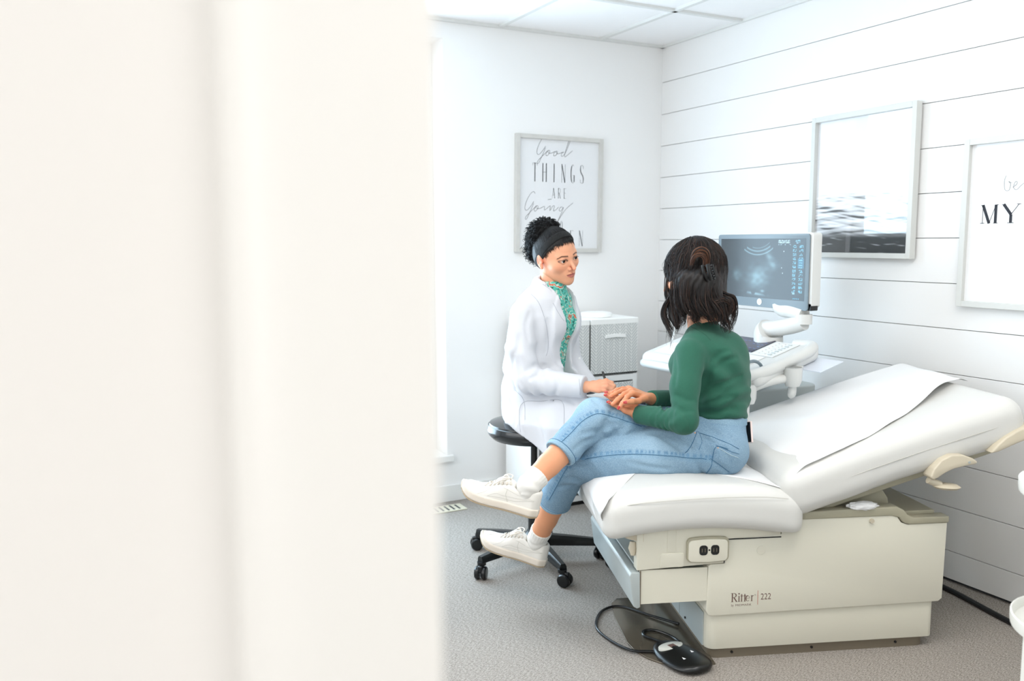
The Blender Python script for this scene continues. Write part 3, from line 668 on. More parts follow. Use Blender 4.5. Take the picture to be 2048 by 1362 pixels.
cp = [(-.016, .235, .016), (-.095, .325, .012), (-.182, .421, .008), (-.256, .395, .006), (-.304, .276, .006), (-.286, .176, .006), (-.233, .079, .010), (-.165, .055, .012), (-.140, .045, .014), (-.115, .035, .016)]
o = MB().tube(spl(cp, 8), .0048, 10).build('pedal_cable', M['black2'], None, True); o.location = TA; o.rotation_euler.z = TR
tag(o, 'black cable looping over the carpet from the exam table to the foot pedal', 'cable')
cp = [(-.100, .098, .014), (-.135, .14, .012), (-.160, .172, .012), (-.150, .205, .012), (-.112, .205, .012), (-.075, .165, .012), (-.060, .125, .014), (-.058, .100, .017)]
MB().tube([Matrix.Rotation(-math.radians(22), 3, 'Z') @ (Vector(q)-Vector((-.083, .008, 0))) for q in spl(cp, 8)], .0048, 10).build('strain_loop', M['black2'], fc, True)
cp = [(3.035, 2.42, .010), (2.985, 2.15, .010), (2.965, 2.02, .010), (2.93, 1.88, .010), (2.90, 1.75, .010), (2.86, 1.55, .010), (2.80, 1.3, .010)]
o = MB().tube(spl(cp, 8), .010, 10).build('power_cord', M['black'], None, True); tag(o, 'thick black power cord along the carpet below the shiplap wall', 'cord')
# ------------------------------------------------------------------ storage unit with patterned bins
def chevron():
    m = bpy.data.materials.new('herringbone_fabric'); m.use_nodes = True; nt = m.node_tree; N = nt.nodes; L = nt.links; b = N['Principled BSDF']; b.inputs['Roughness'].default_value = .85
    tc = N.new('ShaderNodeTexCoord'); sx = N.new('ShaderNodeSeparateXYZ'); L.new(tc.outputs['Object'], sx.inputs[0])
    def mth(op, a, b_=None, c=None):
        n = N.new('ShaderNodeMath'); n.operation = op
        for i, q in enumerate((a, b_, c)):
            if q is None: continue
            if isinstance(q, (int, float)): n.inputs[i].default_value = q
            else: L.new(q, n.inputs[i])
        return n.outputs[0]
    xy = mth('ADD', sx.outputs[0], sx.outputs[1])
    pp = mth('PINGPONG', mth('ADD', xy, 5.0), .0365); zz = mth('SUBTRACT', sx.outputs[2], mth('MULTIPLY', pp, -1.1))
    st = mth('GREATER_THAN', mth('FRACT', mth('DIVIDE', mth('ADD', zz, 5.0), .0165)), .36)
    ed = mth('GREATER_THAN', mth('ABSOLUTE', mth('SUBTRACT', pp, .01825)), .0165)
    st = mth('MULTIPLY', st, mth('SUBTRACT', 1.0, ed))
    mx = N.new('ShaderNodeMix'); mx.data_type = 'RGBA'; L.new(st, mx.inputs[0]); mx.inputs[6].default_value = (*lin((.90, .90, .89)), 1); mx.inputs[7].default_value = (*lin((.735, .745, .74)), 1)
    L.new(mx.outputs[2], b.inputs['Base Color']); return m
M['chev'] = chevron(); M['plast'] = mat('white_plastic', (.93, .93, .925), .35); M['web'] = mat('white_webbing', (.95, .95, .94), .7)
un = empty('storage_unit', 'white framed storage drawer tower standing against the back wall behind the doctor', 'storage unit', (2.2625, 3.845, 0))
x0, x1, y0, y1 = -.2185, .3825, -.175, .175
g = MB()
for x in (.074, x1-.028): g.box((x, y0, .021), (x+.028, y1-.013, .667), .003)
for z in (.021, .325, .633): g.box((x0+.012, y0+.0008, z), (x1, y1-.014, z+.032), .003)
g.box((x0, y1-.012, .02), (x1, y1-.001, .665)); g.build('frame', M['plast'], un)
MB().box((x0-.008, y0-.002, .021), (x0+.010, y1-.014, .668), .003).build('side_panel', M['plast'], un)
MB().box((x0, y0+.01, 0), (x1, y1-.01, .02)).build('plinth', M['black'], un)
def bin_(x, z, w, h, lb, handle=True):
    t = empty('fabric_bin', lb, 'fabric storage bin', (2.2625+x, 3.845, z), group='herringbone fabric bins in the storage tower')
    g = MB().box((-w/2, y0-.002, 0), (w/2, y1-.02, .012), .003).box((-w/2, y0-.002, .0), (w/2, y0+.008, h), .003).box((-w/2, y1-.03, 0), (w/2, y1-.02, h), .003).box((-w/2, y0+.002, 0), (-w/2+.008, y1-.022, h)).box((w/2-.008, y0+.002, 0), (w/2, y1-.022, h))
    g.build('body', M['chev'], t)
    g = MB(); g.prism([(-.062, h*.66), (-.060, h*.72), (.0, h*.735), (.060, h*.72), (.062, h*.66), (.0, h*.675)], y0-.012, y0-.0025, 1, .002); g.build('handle', M['web'], t)
    return t
lb = 'herringbone fabric bin '
tp = bin_(.2375, .669, .290, .290, lb+'at the top right of the white tower, beside the room corner')
t2 = bin_(-.062, .669, .286, .290, lb+'in the top row, left of the top right bin')
MB().box((-.147, y0-.004, .262), (.147, y1-.018, .292), .004).build('lid', M['web'], tp)
MB().box((-.145, y0-.004, .262), (.145, y1-.018, .292), .004).build('lid', M['web'], t2)
bin_(.222, .358, .262, .268, lb+'in the middle tier, right of the doctor\'s hand')
bin_(.222, .054, .262, .262, lb+'in the bottom tier, behind the crossed legs')
bin_(-.066, .358, .262, .268, lb+'in the middle tier behind the doctor')
bin_(-.066, .054, .262, .262, lb+'in the bottom tier behind the doctor')
o = MB().lathe([(.02, .0), (.078, .0), (.082, .004), (.082, .018), (.076, .024), (.030, .026), (.020, .024), (.018, .012)], (2.47, 3.80, .9615), 40).build('tape_roll', M['web'], None, True); tag(o, 'flat round white roll lying on top of the fabric bin tower', 'roll')

# ------------------------------------------------------------------ ultrasound machine: x' = to the right of its user (-Y), y' = depth (+X)
UM = Vector((2.45, 2.80, 0)); UR = -math.pi/2
def UL(X, Y, z): return (UM.y-Y, X-UM.x, z)          # world -> local
M['mw'] = mat('machine_white', (.82, .82, .81), .35); M['mg'] = mat('machine_grey', (.70, .73, .73), .45); M['bez'] = mat('monitor_bezel', (.45, .50, .53), .35); M['navy'] = mat('touch_glass', (.14, .16, .26), .12)
um = empty('ultrasound_machine', 'white and grey ultrasound machine with tilted console and lit monitor behind the patient', 'ultrasound machine', UM, UR)
g = MB().prism(rrect(-.20, .165, -.02, .42, (.06,)*4), .12, .74, 2, .012); g.build('body', M['mg'], um, True)
g = MB().prism(rrect(-.22, .25, -.12, .45, (.08,)*4), .07, .13, 2, .01); g.build('base', M['mw'], um, True)
for x, y in ((-.18, -.08), (.21, -.08), (-.18, .40), (.21, .40)): MB().lathe([(.012, -.014), (.032, -.012), (.035, 0), (.032, .012), (.012, .014)], (x, y, .036), 20, 0).box((x-.008, y-.008, .04), (x+.008, y+.008, .075)).build('caster', M['mg'], um, True)
MB().tube([(0, .16, .73), (0, .16, .86)], .08, 24).build('column', M['mw'], um, True)
# console: sloped slab
def cons(P):
    x, y, z = P[..., 0], P[..., 1], P[..., 2]
    Q = P.copy(); Q[..., 2] = z-.28*(y-.0)
    return rbox(Q, (.01, .01, .868), (.375, .165, .030), .026)
sculpt('console', cons, (-.42, -.20, .76), (.42, .22, .98), .007, M['mw'], um, 2)
def onc(x, y, dz=.0): return (x, y, .868+.28*y+.0302+dz)
def cpanel(name, x0, x1, y0, y1, m, par, dz=.0, th=.002):
    a = [onc(x0, y0, dz), onc(x1, y0, dz), onc(x1, y1, dz), onc(x0, y1, dz)]; b = [(p[0], p[1], p[2]+th) for p in a]
    return MB().add(a+b, [(3, 2, 1, 0), (4, 5, 6, 7), (0, 1, 5, 4), (1, 2, 6, 5), (2, 3, 7, 6), (3, 0, 4, 7)]).build(name, m, par)
co = cpanel('touch_screen', -.12, .165, .015, .150, M['navy'], um, .001)
g = MB(); rr = random.Random(5)
for r_ in range(5):
    for c_ in range(11):
        if rr.random() < .8:
            p = onc(-.105+.024*c_, .028+.022*r_, .0034); g.box((p[0], p[1], p[2]), (p[0]+.015, p[1]+.004, p[2]+.0004))
g.build('touch_display', mat('touch_text', (.45, .52, .66), .5, emis=((.45, .55, .75), .3)), co)['kind'] = 'stuff'
kp = cpanel('key_panel', .175, .30, .0, .145, mat('key_panel_grey', (.86, .86, .855), .4), um, .001)
for r_ in range(7):
    for c_ in range(3):
        p = onc(.192+.034*c_, .012+.018*r_, .003); MB().box((p[0], p[1], p[2]), (p[0]+.018, p[1]+.009, p[2]+.004), .001).build('key', M['mg'] if c_ == 2 else M['mw'], kp)
cpanel('front_panel', -.30, .27, -.125, -.01, mat('key_panel_light', (.89, .89, .885), .35), um, .001)
MB().lathe([(.018, 0), (.026, .006), (.026, .012), (.015, .016)], onc(.0, -.065, .0), 24).build('trackball_ring', M['mg'], um, True)
# thick rounded side rail, front handle bar
MB().tube(spl([(.240, .185, .932), (.330, .178, .936), (.372, .12, .925), (.376, .03, .898), (.374, -.06, .872), (.362, -.13, .852), (.335, -.165, .840)], 6), [.023]*37, 16).build('side_rail', M['mw'], um, True)
MB().tube(spl([(.320, -.165, .850), (.2, -.19, .832), (0, -.20, .822), (-.2, -.19, .818), (-.34, -.15, .810), (-.385, -.06, .805), (-.38, .04, .83)], 6), .018, 14).build('front_handle', M['mw'], um, True)
MB().tube([(.335+.0*math.cos(a), -.135+.050*math.cos(a), .858+.040*math.sin(a)) for a in [math.radians(q) for q in range(10, 175, 12)]], .0065, 8).build('grey_trim', M['bez'], um, True)
# gel and probe holders with probes
def cup(x, y, z, r, h, par=um, name='probe_holder'):
    return MB().lathe([(r*.72, 0), (r*.95, .02), (r, h), (r+.004, h+.004), (r-.003, h+.002), (r-.006, h*.3), (r*.3, h*.22)], (x, y, z), 24).build(name, M['mw'], par, True)
cup(.400, .010, .800, .036, .072); cup(.335, -.150, .735, .030, .075); cup(.255, -.195, .735, .028, .06)
MB().tube(spl([(.335, -.15, .79), (.360, -.10, .812), (.378, -.05, .825), (.390, .0, .830)], 5), .017, 12).build('holder_arm', M['mw'], um, True)
MB().tube(spl([(.400, .01, .80), (.398, .01, .77), (.392, .01, .765)], 3), [.016]*7, 12).build('holder_foot', M['mw'], um, True)
pr = MB().tube(spl([(.335, -.150, .795), (.335, -.150, .835), (.332, -.150, .860)], 5), [.014, .016, .019, .021, .022, .022, .021, .019, .016, .013, .008], 16).build('probe', M['mw'], um, True)
MB().tube(spl([(.335, -.150, .735), (.345, -.160, .68), (.330, -.150, .58), (.36, -.13, .45), (.34, -.10, .34)], 6), .0045, 8).build('probe_cable', M['mw'], um, True)
MB().tube(spl([(.255, -.195, .735), (.262, -.20, .66), (.285, -.18, .50), (.28, -.14, .36)], 6), .0045, 8).build('probe_cable', M['mw'], um, True)
MB().tube(spl([(.275, -.20, .76), (.30, -.205, .70), (.30, -.20, .60)], 6), [.011]*13, 10).build('probe_cable_boot', M['mw'], um, True)
cpanel('paper_shelf', .34, .48, .07, .19, mat('clear_tray', (.84, .86, .90), .2), um, -.06)
MB().tube([(-.385, .02, .82), (-.392, .06, .93), (-.402, .10, 1.07)], [.006, .0055, .005], 10).lathe([(.002, -.01), (.010, -.006), (.012, 0), (.009, .007), (.002, .010)], (-.403, .10, 1.073), 14).build('cable_hanger', M['mw'], um, True)
# monitor arm and monitor
g = MB().tube(spl([(.10, .17, .93), (.10, .17, .965), (.11, .17, .975)], 4), .060, 24)
g.build('arm_base', M['mw'], um, True)
MB().tube(spl([(.08, .165, .985), (.14, .17, .992), (.215, .19, 1.010), (.265, .20, 1.028)], 6), [.034]*19, 16).build('arm_lower', M['mw'], um, True)
MB().tube([(.262, .20, 1.020), (.262, .20, 1.060)], .034, 20).build('arm_joint', M['mw'], um, True)
MB().tube(spl([(.265, .20, 1.058), (.20, .20, 1.068), (.13, .205, 1.075), (.08, .22, 1.13), (.06, .225, 1.2)], 6), [.030]*25, 16).build('arm_upper', M['mw'], um, True)
a0, a1, b0, b1 = -.240, .300, 1.075, 1.384
g = MB().prism(rrect(a0, a1, b0, b1, (.012,)*4), .180, .186, 1, .002); mo = g.build('monitor_front', M['bez'], um, True)
MB().prism(rrect(a0-.004, a1+.012, b0+.012, b1+.005, (.014,)*4), .187, .235, 1, .008).build('monitor_back', M['mw'], um, True)
MB().prism(rrect(a1-.008, a1+.011, b0+.001, b0+.030, (.005,)*4), .187, .225, 1, .003).build('monitor_corner', M['black'], um, True)
MB().lathe([(.0135, .1785), (.0135, .1800)], (.030, 0, b0+.022), 24, 1).build('logo_disc', M['plast'], mo)
g = MB(); ribbon(g, circ(.030, b0+.022, .0075, .0085, 20, 330, 12), .0014, (0, .1783, 0), (1, 0, 0), (0, 0, 1), (0, -1, 0)); ribbon(g, [(.026, b0+.018), (.031, b0+.027), (.033, b0+.022)], .0014, (0, .1783, 0), (1, 0, 0), (0, 0, 1), (0, -1, 0)); g.build('logo_mark', M['inkg'], mo)
# screen content as emitted light
W_, Hs = .500, .252
def screen(V):
    x = (V[:, 0]+W_/2)/W_; y = (V[:, 2]+Hs/2)/Hs; rs = np.random.RandomState(2)
    n = np.zeros(len(V))
    for i in range(50): n += np.sin(rs.uniform(-90, 90)*x+rs.uniform(-60, 60)*y+rs.uniform(0, 6))
    n = n/7+.0
    c = np.stack([np.full(len(V), .035), np.full(len(V), .047), np.full(len(V), .055)], 1)
    g_ = lambda cx, cy, rx, ry, a=0: np.exp(-((((x-cx)*math.cos(a)+(y-cy)*math.sin(a))/rx)**2+((-(x-cx)*math.sin(a)+(y-cy)*math.cos(a))/ry)**2))
    b = .55*g_(.48, .40, .10, .15)+.45*g_(.45, .28, .09, .10)+.5*g_(.61, .68, .035, .10, .3)+.35*g_(.64, .55, .06, .06)+.35*g_(.22, .38, .05, .09)
    b *= (.55+.45*np.clip(n*.5+.5, 0, 1.4)); b *= 1-.8*g_(.47, .58, .055, .045)
    def arc(cx, cy, r, th, x0, x1): rr_ = np.sqrt(((x-cx)*1.98)**2+(y-cy)**2); return np.exp(-((rr_-r)/th)**2)*(x > x0)*(x < x1)
    b += .65*arc(.46, 1.35, .62, .010, .30, .64)+.6*arc(.46, 1.35, .56, .012, .33, .61)+.35*arc(.46, 1.30, .46, .008, .40, .60)
    b += .8*g_(.44, .07, .10, .018, -.15)*np.clip(.6+n, 0, 1)+.7*g_(.53, .12, .02, .02)
    c += b[:, None]*np.array([.30, .55, .66])
    def txt(x0, x1, y0, y1, cx, cy, col, dens=.55, seed=1):
        q = np.random.RandomState(seed).rand(200, 60); ix = np.clip(((x-x0)/cx).astype(int), 0, 199); iy = np.clip(((y-y0)/cy).astype(int), 0, 59)
        mk = (x > x0) & (x < x1) & (y > y0) & (y < y1) & (q[ix, iy] < dens); c[mk] = col
    txt(.70, .83, .955, .975, .006, .012, (.55, .80, .88), .7, 1); txt(.70, .83, .925, .945, .006, .012, (.55, .80, .88), .7, 2); txt(.70, .84, .895, .910, .012, .012, (.4, .6, .7), .4, 7)
    txt(.89, .94, .95, .975, .006, .012, (.25, .65, .90), .7, 3); txt(.89, .94, .92, .94, .006, .012, (.3, .6, .8), .5, 4)
    for k in range(12):
        yy = .85-.066*k
        txt(.865, .90, yy, yy+.045, .008, .014, (.16, .50, .68), .62, 10+k); txt(.935, .975, yy, yy+.045, .008, .014, (.16, .50, .68), .62, 40+k)
    txt(.92, .985, .52, .68, .1, .1, (.05, .20, .33), 1.1, 5); 
    for k in range(4): txt(.932, .970, .60+.0*k-.04*k+.04, .62-.04*k+.04, .007, .012, (.2, .6, .8), .7, 60+k)
    txt(.862, .895, .10, .135, .007, .012, (.3, .6, .7), .8, 70)
    for k in range(4): c[((x-(.885+.018*k))**2*3.9+(y-.030)**2) < .00009] = (.10, .55, .85)
    for (a, b_) in ((.765, .79), (.745, .52), (.757, .435)): c[((x-a)**2*3.9+(y-b_)**2) < .00009] = (.7, .85, .9)
    return np.clip(c, 0, 1)
sm_ = bpy.data.materials.new('screen_light'); sm_.use_nodes = True; nt = sm_.node_tree; bs = nt.nodes['Principled BSDF']; at_ = nt.nodes.new('ShaderNodeAttribute'); at_.attribute_name = 'col'
nt.links.new(at_.outputs['Color'], bs.inputs['Emission Color']); bs.inputs['Emission Strength'].default_value = .42; bs.inputs['Base Color'].default_value = (.03, .035, .04, 1); bs.inputs['Roughness'].default_value = .16; bs.inputs['Specular IOR Level'].default_value = .28
V, F = gridpane(W_, Hs, 0, 420, 230); col = screen(V); V = V+np.array([(a0+a1)/2, .1795, (b0+b1)/2+.010]); mesh_obj('screen', V, F, sm_, mo, False, col)

# ------------------------------------------------------------------ round two-tier side table at the right edge
M['tabw'] = mat('powder_coated_white', (.93, .925, .90), .35)
st = empty('side_table', 'round two-tier white metal side table cut by the right edge', 'side table', (2.187, 1.114, 0))
tray = [(.02, 0), (.175, 0), (.188, .004), (.190, .014), (.190, .034), (.186, .036), (.183, .032), (.180, .012), (.17, .008), (.02, .008)]
MB().lathe(tray, (0, 0, .735), 48).build('tray', M['tabw'], st, True)
MB().lathe(tray, (0, 0, .392), 48).build('shelf', M['tabw'], st, True)
for a in (154, 244, 334, 64):
    ca, sa = math.cos(math.radians(a)), math.sin(math.radians(a)); g = MB().box((-.010, -.010, 0), (.010, .010, .736), .002); g.xform(Matrix.Translation((ca*.172, sa*.172, 0)) @ Matrix.Rotation(math.radians(a), 4, 'Z')); g.build('leg', M['tabw'], st)

# ------------------------------------------------------------------ rolling stool
SO = TW(-.43, .93); sto = empty('rolling_stool', 'black swivel stool on five casters under the doctor', 'stool', SO, TR)
M['stv'] = mat('black_vinyl', (.07, .085, .10), .22, coat=.3); M['stm'] = mat('black_satin_metal', (.05, .06, .065), .3)
MB().lathe([(.02, .530), (.12, .530), (.175, .542), (.192, .560), (.196, .580), (.190, .598)], (0, 0, 0), 56).build('seat_rim', M['stv'], sto, True)
MB().lathe([(.190, .598), (.186, .606), (.150, .618), (.08, .622), (.01, .622)], (0, 0, 0), 56).build('seat_top', M['stv'], sto, True)
MB().lathe([(.1905, .5965), (.1935, .598), (.1905, .600)], (0, 0, 0), 56, cap=False).build('piping', M['stm'], sto, True)
MB().lathe([(.060, .515), (.065, .530)], (0, 0, 0), 24).tube([(0, 0, .30), (0, 0, .52)], .014, 16).tube([(0, 0, .10), (0, 0, .32)], .025, 20).build('gas_column', M['stm'], sto, True)
MB().tube([(.03, -.02, .525), (.12, -.10, .520), (.15, -.13, .518)], .005, 8).build('height_lever', M['stm'], sto, True)
MB().lathe([(.05, .070), (.052, .115), (.035, .128), (.03, .14)], (0, 0, 0), 24).build('hub', M['stm'], sto, True)
for k in range(5):
    a = math.radians(213+72*k); R_ = Matrix.Rotation(a, 4, 'Z')
    v = []; f = []
    for i in range(9):
        t_ = i/8; r = .035+.255*t_; w = .025-.010*t_; zt = .122-.030*t_**1.3; zb = .078-.012*t_
        for (yy, zz) in ((-w, zb), (-w*1.02, zt-.012), (-w*.6, zt), (w*.6, zt), (w*1.02, zt-.012), (w, zb)): v.append((r, yy, zz))
    for i in range(8):
        for q in range(6): f.append((6*i+q, 6*i+(q+1) % 6, 6*i+6+(q+1) % 6, 6*i+6+q))
    f += [tuple(range(6))[::-1], tuple(48+q for q in range(6))]
    lg = MB().add(v, f).xform(R_).build('base_arm', M['stm'], sto, True)
    g = MB().tube([(.282, 0, .050), (.282, 0, .070)], .008, 10).lathe([(.018, .056), (.019, .070)], (.282, 0, 0), 16)
    b_ = a+random.Random(k).uniform(-1, 1)
    cs = MB()
    for sg in (-1, 1): cs.lathe([(.004, .003), (.022, .004), (.0265, .009), (.0270, .018), (.023, .024), (.008, .026)] if sg > 0 else [(.008, -.026), (.023, -.024), (.0270, -.018), (.0265, -.009), (.022, -.004), (.004, -.003)], (0, 0, .0272), 24, 1)
    cs.box((-.020, -.010, .030), (.020, .010, .060), .006)
    cs.xform(R_ @ Matrix.Translation((.282, 0, 0)) @ Matrix.Rotation(random.Random(k+3).uniform(.5, 1.2), 4, 'Z') @ Matrix.Translation((.012, 0, 0))); cs.build('caster', M['black2'], sto, True)
    g.xform(R_).build('stem', M['stm'], sto, True)
# ------------------------------------------------------------------ figure helpers (all in the table frame s, v, z)
from mathutils.bvhtree import BVHTree
_o = np.array([0, 0, CAMH]); _R3 = [np.array(q) for q in (_r2, _u2, _f)]
_A = np.array(TA); _U = np.array(U2); _V = np.array(V2)
def sight(x, y):
    d = _R3[2]+_R3[0]*(x-1024)/FPX-_R3[1]*(y-681)/FPX
    return np.array([(_o-_A)@_U, (_o-_A)@_V, CAMH]), np.array([d@_U, d@_V, d[2]])
def PV(x, y, v):
    o, d = sight(x, y); return tuple(o+d*((v-o[1])/d[1]))
def pen(V, F, pts, off=.0008, n=5):
    """draw a line over a finished surface: points where the sight lines meet it, then smoothed"""
    T = BVHTree.FromPolygons([Vector(p) for p in V], [tuple(f) for f in F]); out = []
    for p in spl([(a, b, 0) for a, b in pts], n):
        o, d = sight(p[0], p[1]); h = T.ray_cast(Vector(o), Vector(d).normalized())
        if h[0] is not None: out.append(h[0]+h[1]*off*(1 if h[1].dot(Vector(d)) < 0 else -1))
    if len(out) > 4:
        q = [np.array(p) for p in out]
        for _ in range(2): q = [q[0]]+[(q[i-1]+2*q[i]+q[i+1])/4 for i in range(1, len(q)-1)]+[q[-1]]
        T2 = []
        for p in q:
            h = T.find_nearest(Vector(p)); T2.append(h[0]+h[1]*off)
        return T2
    return out
def stitch(name, V, F, pts, r, m, par, off=.0006, n=5, k=5):
    q = pen(V, F, pts, off, n)
    if len(q) > 2: return MB().tube(q, r, k).build(name, m, par, True)
def grooved(fn, lo, hi, lines, k=.010):
    """presses cloth creases into a form; each line = (pixels, radius) met by sight lines on a rough pass"""
    V0, F0 = nets(fn, lo, hi, .011); T = BVHTree.FromPolygons([Vector(p) for p in V0], [tuple(f) for f in F0]); S = []
    for px, r in lines:
        q = []
        for p in spl([(a, b, 0) for a, b in px], 2):
            o, d = sight(p[0], p[1]); h = T.ray_cast(Vector(o), Vector(d).normalized())
            if h[0] is not None:
                n_ = h[1] if h[1].dot(Vector(d)) < 0 else -h[1]; q.append(tuple(h[0]+n_*r*.25))
        if len(q) > 1: S.append((q, r))
    def g(P):
        d = fn(P)
        for q, r in S:
            a = np.array(q); l0, h0 = a.min(0)-r*4, a.max(0)+r*4; m_ = ((P > l0) & (P < h0)).all(-1)
            if not m_.any(): continue
            Q = P[m_]; n_ = len(q); rs_ = [r*(.35+.65*math.sin(math.pi*(i+.5)/n_)) for i in range(n_)]; e = None
            for i in range(n_-1):
                t = seg(Q, q[i], q[i+1], rs_[i], rs_[i+1]); e = t if e is None else np.minimum(e, t)
            d[m_] = smax(d[m_], -e, k)
        return d
    return g
def dist_to(V, poly):
    """distance from each vertex to a polyline, and arc length at the foot point"""
    P = np.array([list(p) for p in poly]); best = np.full(len(V), 9.); s_at = np.zeros(len(V)); L_ = 0; side = np.zeros(len(V))
    for a, b in zip(P[:-1], P[1:]):
        ba = b-a; l = np.linalg.norm(ba)
        if l < 1e-7: continue
        t = np.clip(((V-a)@ba)/(l*l), 0, 1); q = V-a-t[:, None]*ba; d = np.linalg.norm(q, axis=1); m_ = d < best
        best[m_] = d[m_]; s_at[m_] = L_+t[m_]*l; side[m_] = q[m_, 2]; L_ += l
    return best, s_at, side
def frame(f, pitch=0, roll=0):
    """rows = right, forward, up of a body part that faces f (s, v)"""
    f = Vector((f[0], f[1], 0)).normalized(); up = Vector((0, 0, 1)); r = f.cross(up)
    f2 = f*math.cos(pitch)-up*math.sin(pitch); u2 = r.cross(f2)
    r3 = r*math.cos(roll)-u2*math.sin(roll); u3 = r*math.sin(roll)+u2*math.cos(roll)
    return np.array([tuple(r3), tuple(f2), tuple(u3)])
def place(V, R, c): return V@R+np.array(c)
def headsdf(P, ears=True):
    X = np.abs(P[..., 0]); Q = P.copy(); Q[..., 0] = X
    d = ell(P, (0, -.012, .028), (.074, .094, .086))
    d = smin(d, ell(P, (0, .021, -.029), (.0575, .066, .078)), .03)
    d = smin(d, seg(Q, (.045, -.002, -.046), (.011, .062, -.088), .015, .012), .024)
    d = smin(d, seg(P, (0, .068, -.091), (0, .070, -.087), .0155, .0155), .018)
    d = smin(d, ell(Q, (.039, .050, -.022), (.024, .024, .020)), .022)
    d = smin(d, seg(Q, (.040, .062, .019), (.006, .076, .013), .010, .010), .012)
    d = smin(d, ell(P, (0, .072, -.058), (.026, .016, .022)), .014)
    d = smax(d, -(np.sqrt(((Q-np.array((.032, .096, .001), np.float32))**2).sum(-1))-.017), .010)
    d = smin(d, seg(P, (0, .076, .010), (0, .1060, -.0305), .0055, .0075), .009)
    d = smin(d, ell(Q, (.0105, .090, -.0345), (.0065, .009, .0065)), .005)
    d = smax(d, -(ell(Q, (.0060, .0955, -.0415), (.0030, .0045, .0028))), .002)
    # lids over the eyeballs, almond opening
    lid = np.sqrt(((Q-np.array((.0315, .0715, .001), np.float32))**2).sum(-1))-.0142
    al = ell(Q, (.0315, .088, .0005+.0), (.0148, .0125, .0060)); lid = smax(lid, -al, .001)
    d = smin(d, lid, .004)
    d = smax(d, -al, .001)
    # lips
    d = smin(d, seg(Q, (.0225, .0765, -.0585), (.0045, .0880, -.0550), .0028, .0048), .005)
    d = smin(d, seg(Q, (.0190, .0775, -.0630), (.0000, .0875, -.0665), .0030, .0062), .005)
    d = smax(d, -seg(Q, (.0215, .0820, -.0590), (0, .0945, -.0605), .0008, .0016), .0025)
    d = smax(d, -seg(P, (0, .094, -.049), (0, .098, -.043), .0018, .0018), .004)
    if ears:
        e = ell(Q, (.0765, -.014, -.004), (.0080, .0155, .0265)); e = smin(e, ell(Q, (.0765, -.004, -.027), (.0060, .0090, .0110)), .008); e = smax(e, -ell(Q, (.0860, -.012, .001), (.0070, .0115, .0205)), .0025); e = smin(e, ell(Q, (.0775, -.012, .002), (.0045, .0050, .0150)), .003); e = smin(e, ell(Q, (.0780, .001, -.008), (.0035, .0040, .0060)), .003); d = smin(d, e, .005)
    d = smin(d, seg(P, (0, -.024, -.050), (0, -.046, -.150), .0500, .0510), .022)
    return d
def headcol(V, skin, lips, brow=(.10, .07, .06), flush=(.93, .52, .42)):
    n = len(V); c = np.tile(np.array(lin(skin)), (n, 1)); X = np.abs(V[:, 0]); Y = V[:, 1]; Z = V[:, 2]
    def mixin(w, col):
        w = np.clip(w, 0, 1)[:, None]; c[:] = c*(1-w)+np.array(lin(col))*w
    mixin(.16*np.exp(-((X-.042)/.016)**2-((Z+.030)/.017)**2)*(Y > 0), flush)
    mixin(.35*np.exp(-(X/.012)**2-((Z+.036)/.012)**2)*(Y > .08), flush)
    mixin(.60*np.exp(-((X-.078)/.010)**2-((Z+.004)/.022)**2)*(Y < .02), (.93, .50, .40))
    top = -.0535+.0014*np.cos(X/.007*3.14)*(X < .007)-.26*np.maximum(0, X-.005)
    bot = -.0705+.55*np.maximum(0, X-.008)
    lw_ = np.clip((top-Z)/.0016+.5, 0, 1)*np.clip((Z-bot)/.0016+.5, 0, 1)*np.clip((.0215-X)/.004+.2, 0, 1)*(Y > .070); mixin(lw_*.85, lips); mixin(lw_*.8*np.exp(-((Z+.0600)/.0010)**2), (.35, .16, .15))
    by = .0190+.10*(X-.018)-2.6*np.maximum(0, X-.036)**1.35; w_ = .0026-.05*np.maximum(0, X-.035)
    mixin(np.clip(1.6-np.abs(Z-by)/w_, 0, 1)*.85*(X > .013)*(X < .052)*(Y > .03), brow)
    e = np.abs(np.sqrt(((X-.0315)/.0165)**2+((Z-.001)/.0076)**2)-1.0); mixin(np.clip(1-e/.22, 0, 1)*.9*(Y > .05)*(Z > -.003), (.13, .08, .07)); mixin(np.clip(1-e/.15, 0, 1)*.35*(Y > .05), (.45, .28, .24))
    return c
M['skin'] = mat('skin', (.85, .62, .50), .50, attr='col', sss=.12, spec=.35, bump=(160, .06, .0008))
M['nail'] = mat('red_nail_polish', (.66, .10, .11), .18, coat=.5)
M['eyew'] = mat('eyeball', (.9, .9, .9), .2, attr='col', spec=.3)
def eyeball(par, R, c, sx, look=(0, 0)):
    bm = bmesh.new(); bmesh.ops.create_uvsphere(bm, u_segments=40, v_segments=30, radius=.0122)
    V = np.array([tuple(v.co) for v in bm.verts]); F = [[v.index for v in f.verts] for f in bm.faces]; bm.free()
    dd = np.array([look[0], 1, look[1]]); dd /= np.linalg.norm(dd); a = np.arccos(np.clip(V@dd/.0122, -1, 1)); col = np.tile(np.array(lin((.88, .85, .82))), (len(V), 1))
    col[a < .60] = lin((.085, .045, .03)); col[a < .30] = lin((.01, .01, .01))
    mesh_obj('eye', place(V+np.array([sx*.0315, .0720, .001]), R, c), F, M['eyew'], par, True, col)
def joinmesh(parts):
    Vs = []; Fs = []; Cs = []; n = 0
    for V, F, Cc in parts: Vs.append(V); Fs.append(F+n); Cs.append(Cc); n += len(V)
    return np.vstack(Vs), np.vstack(Fs), np.vstack(Cs)
def flat_col(V, c): return np.tile(np.array(lin(c)), (len(V), 1))
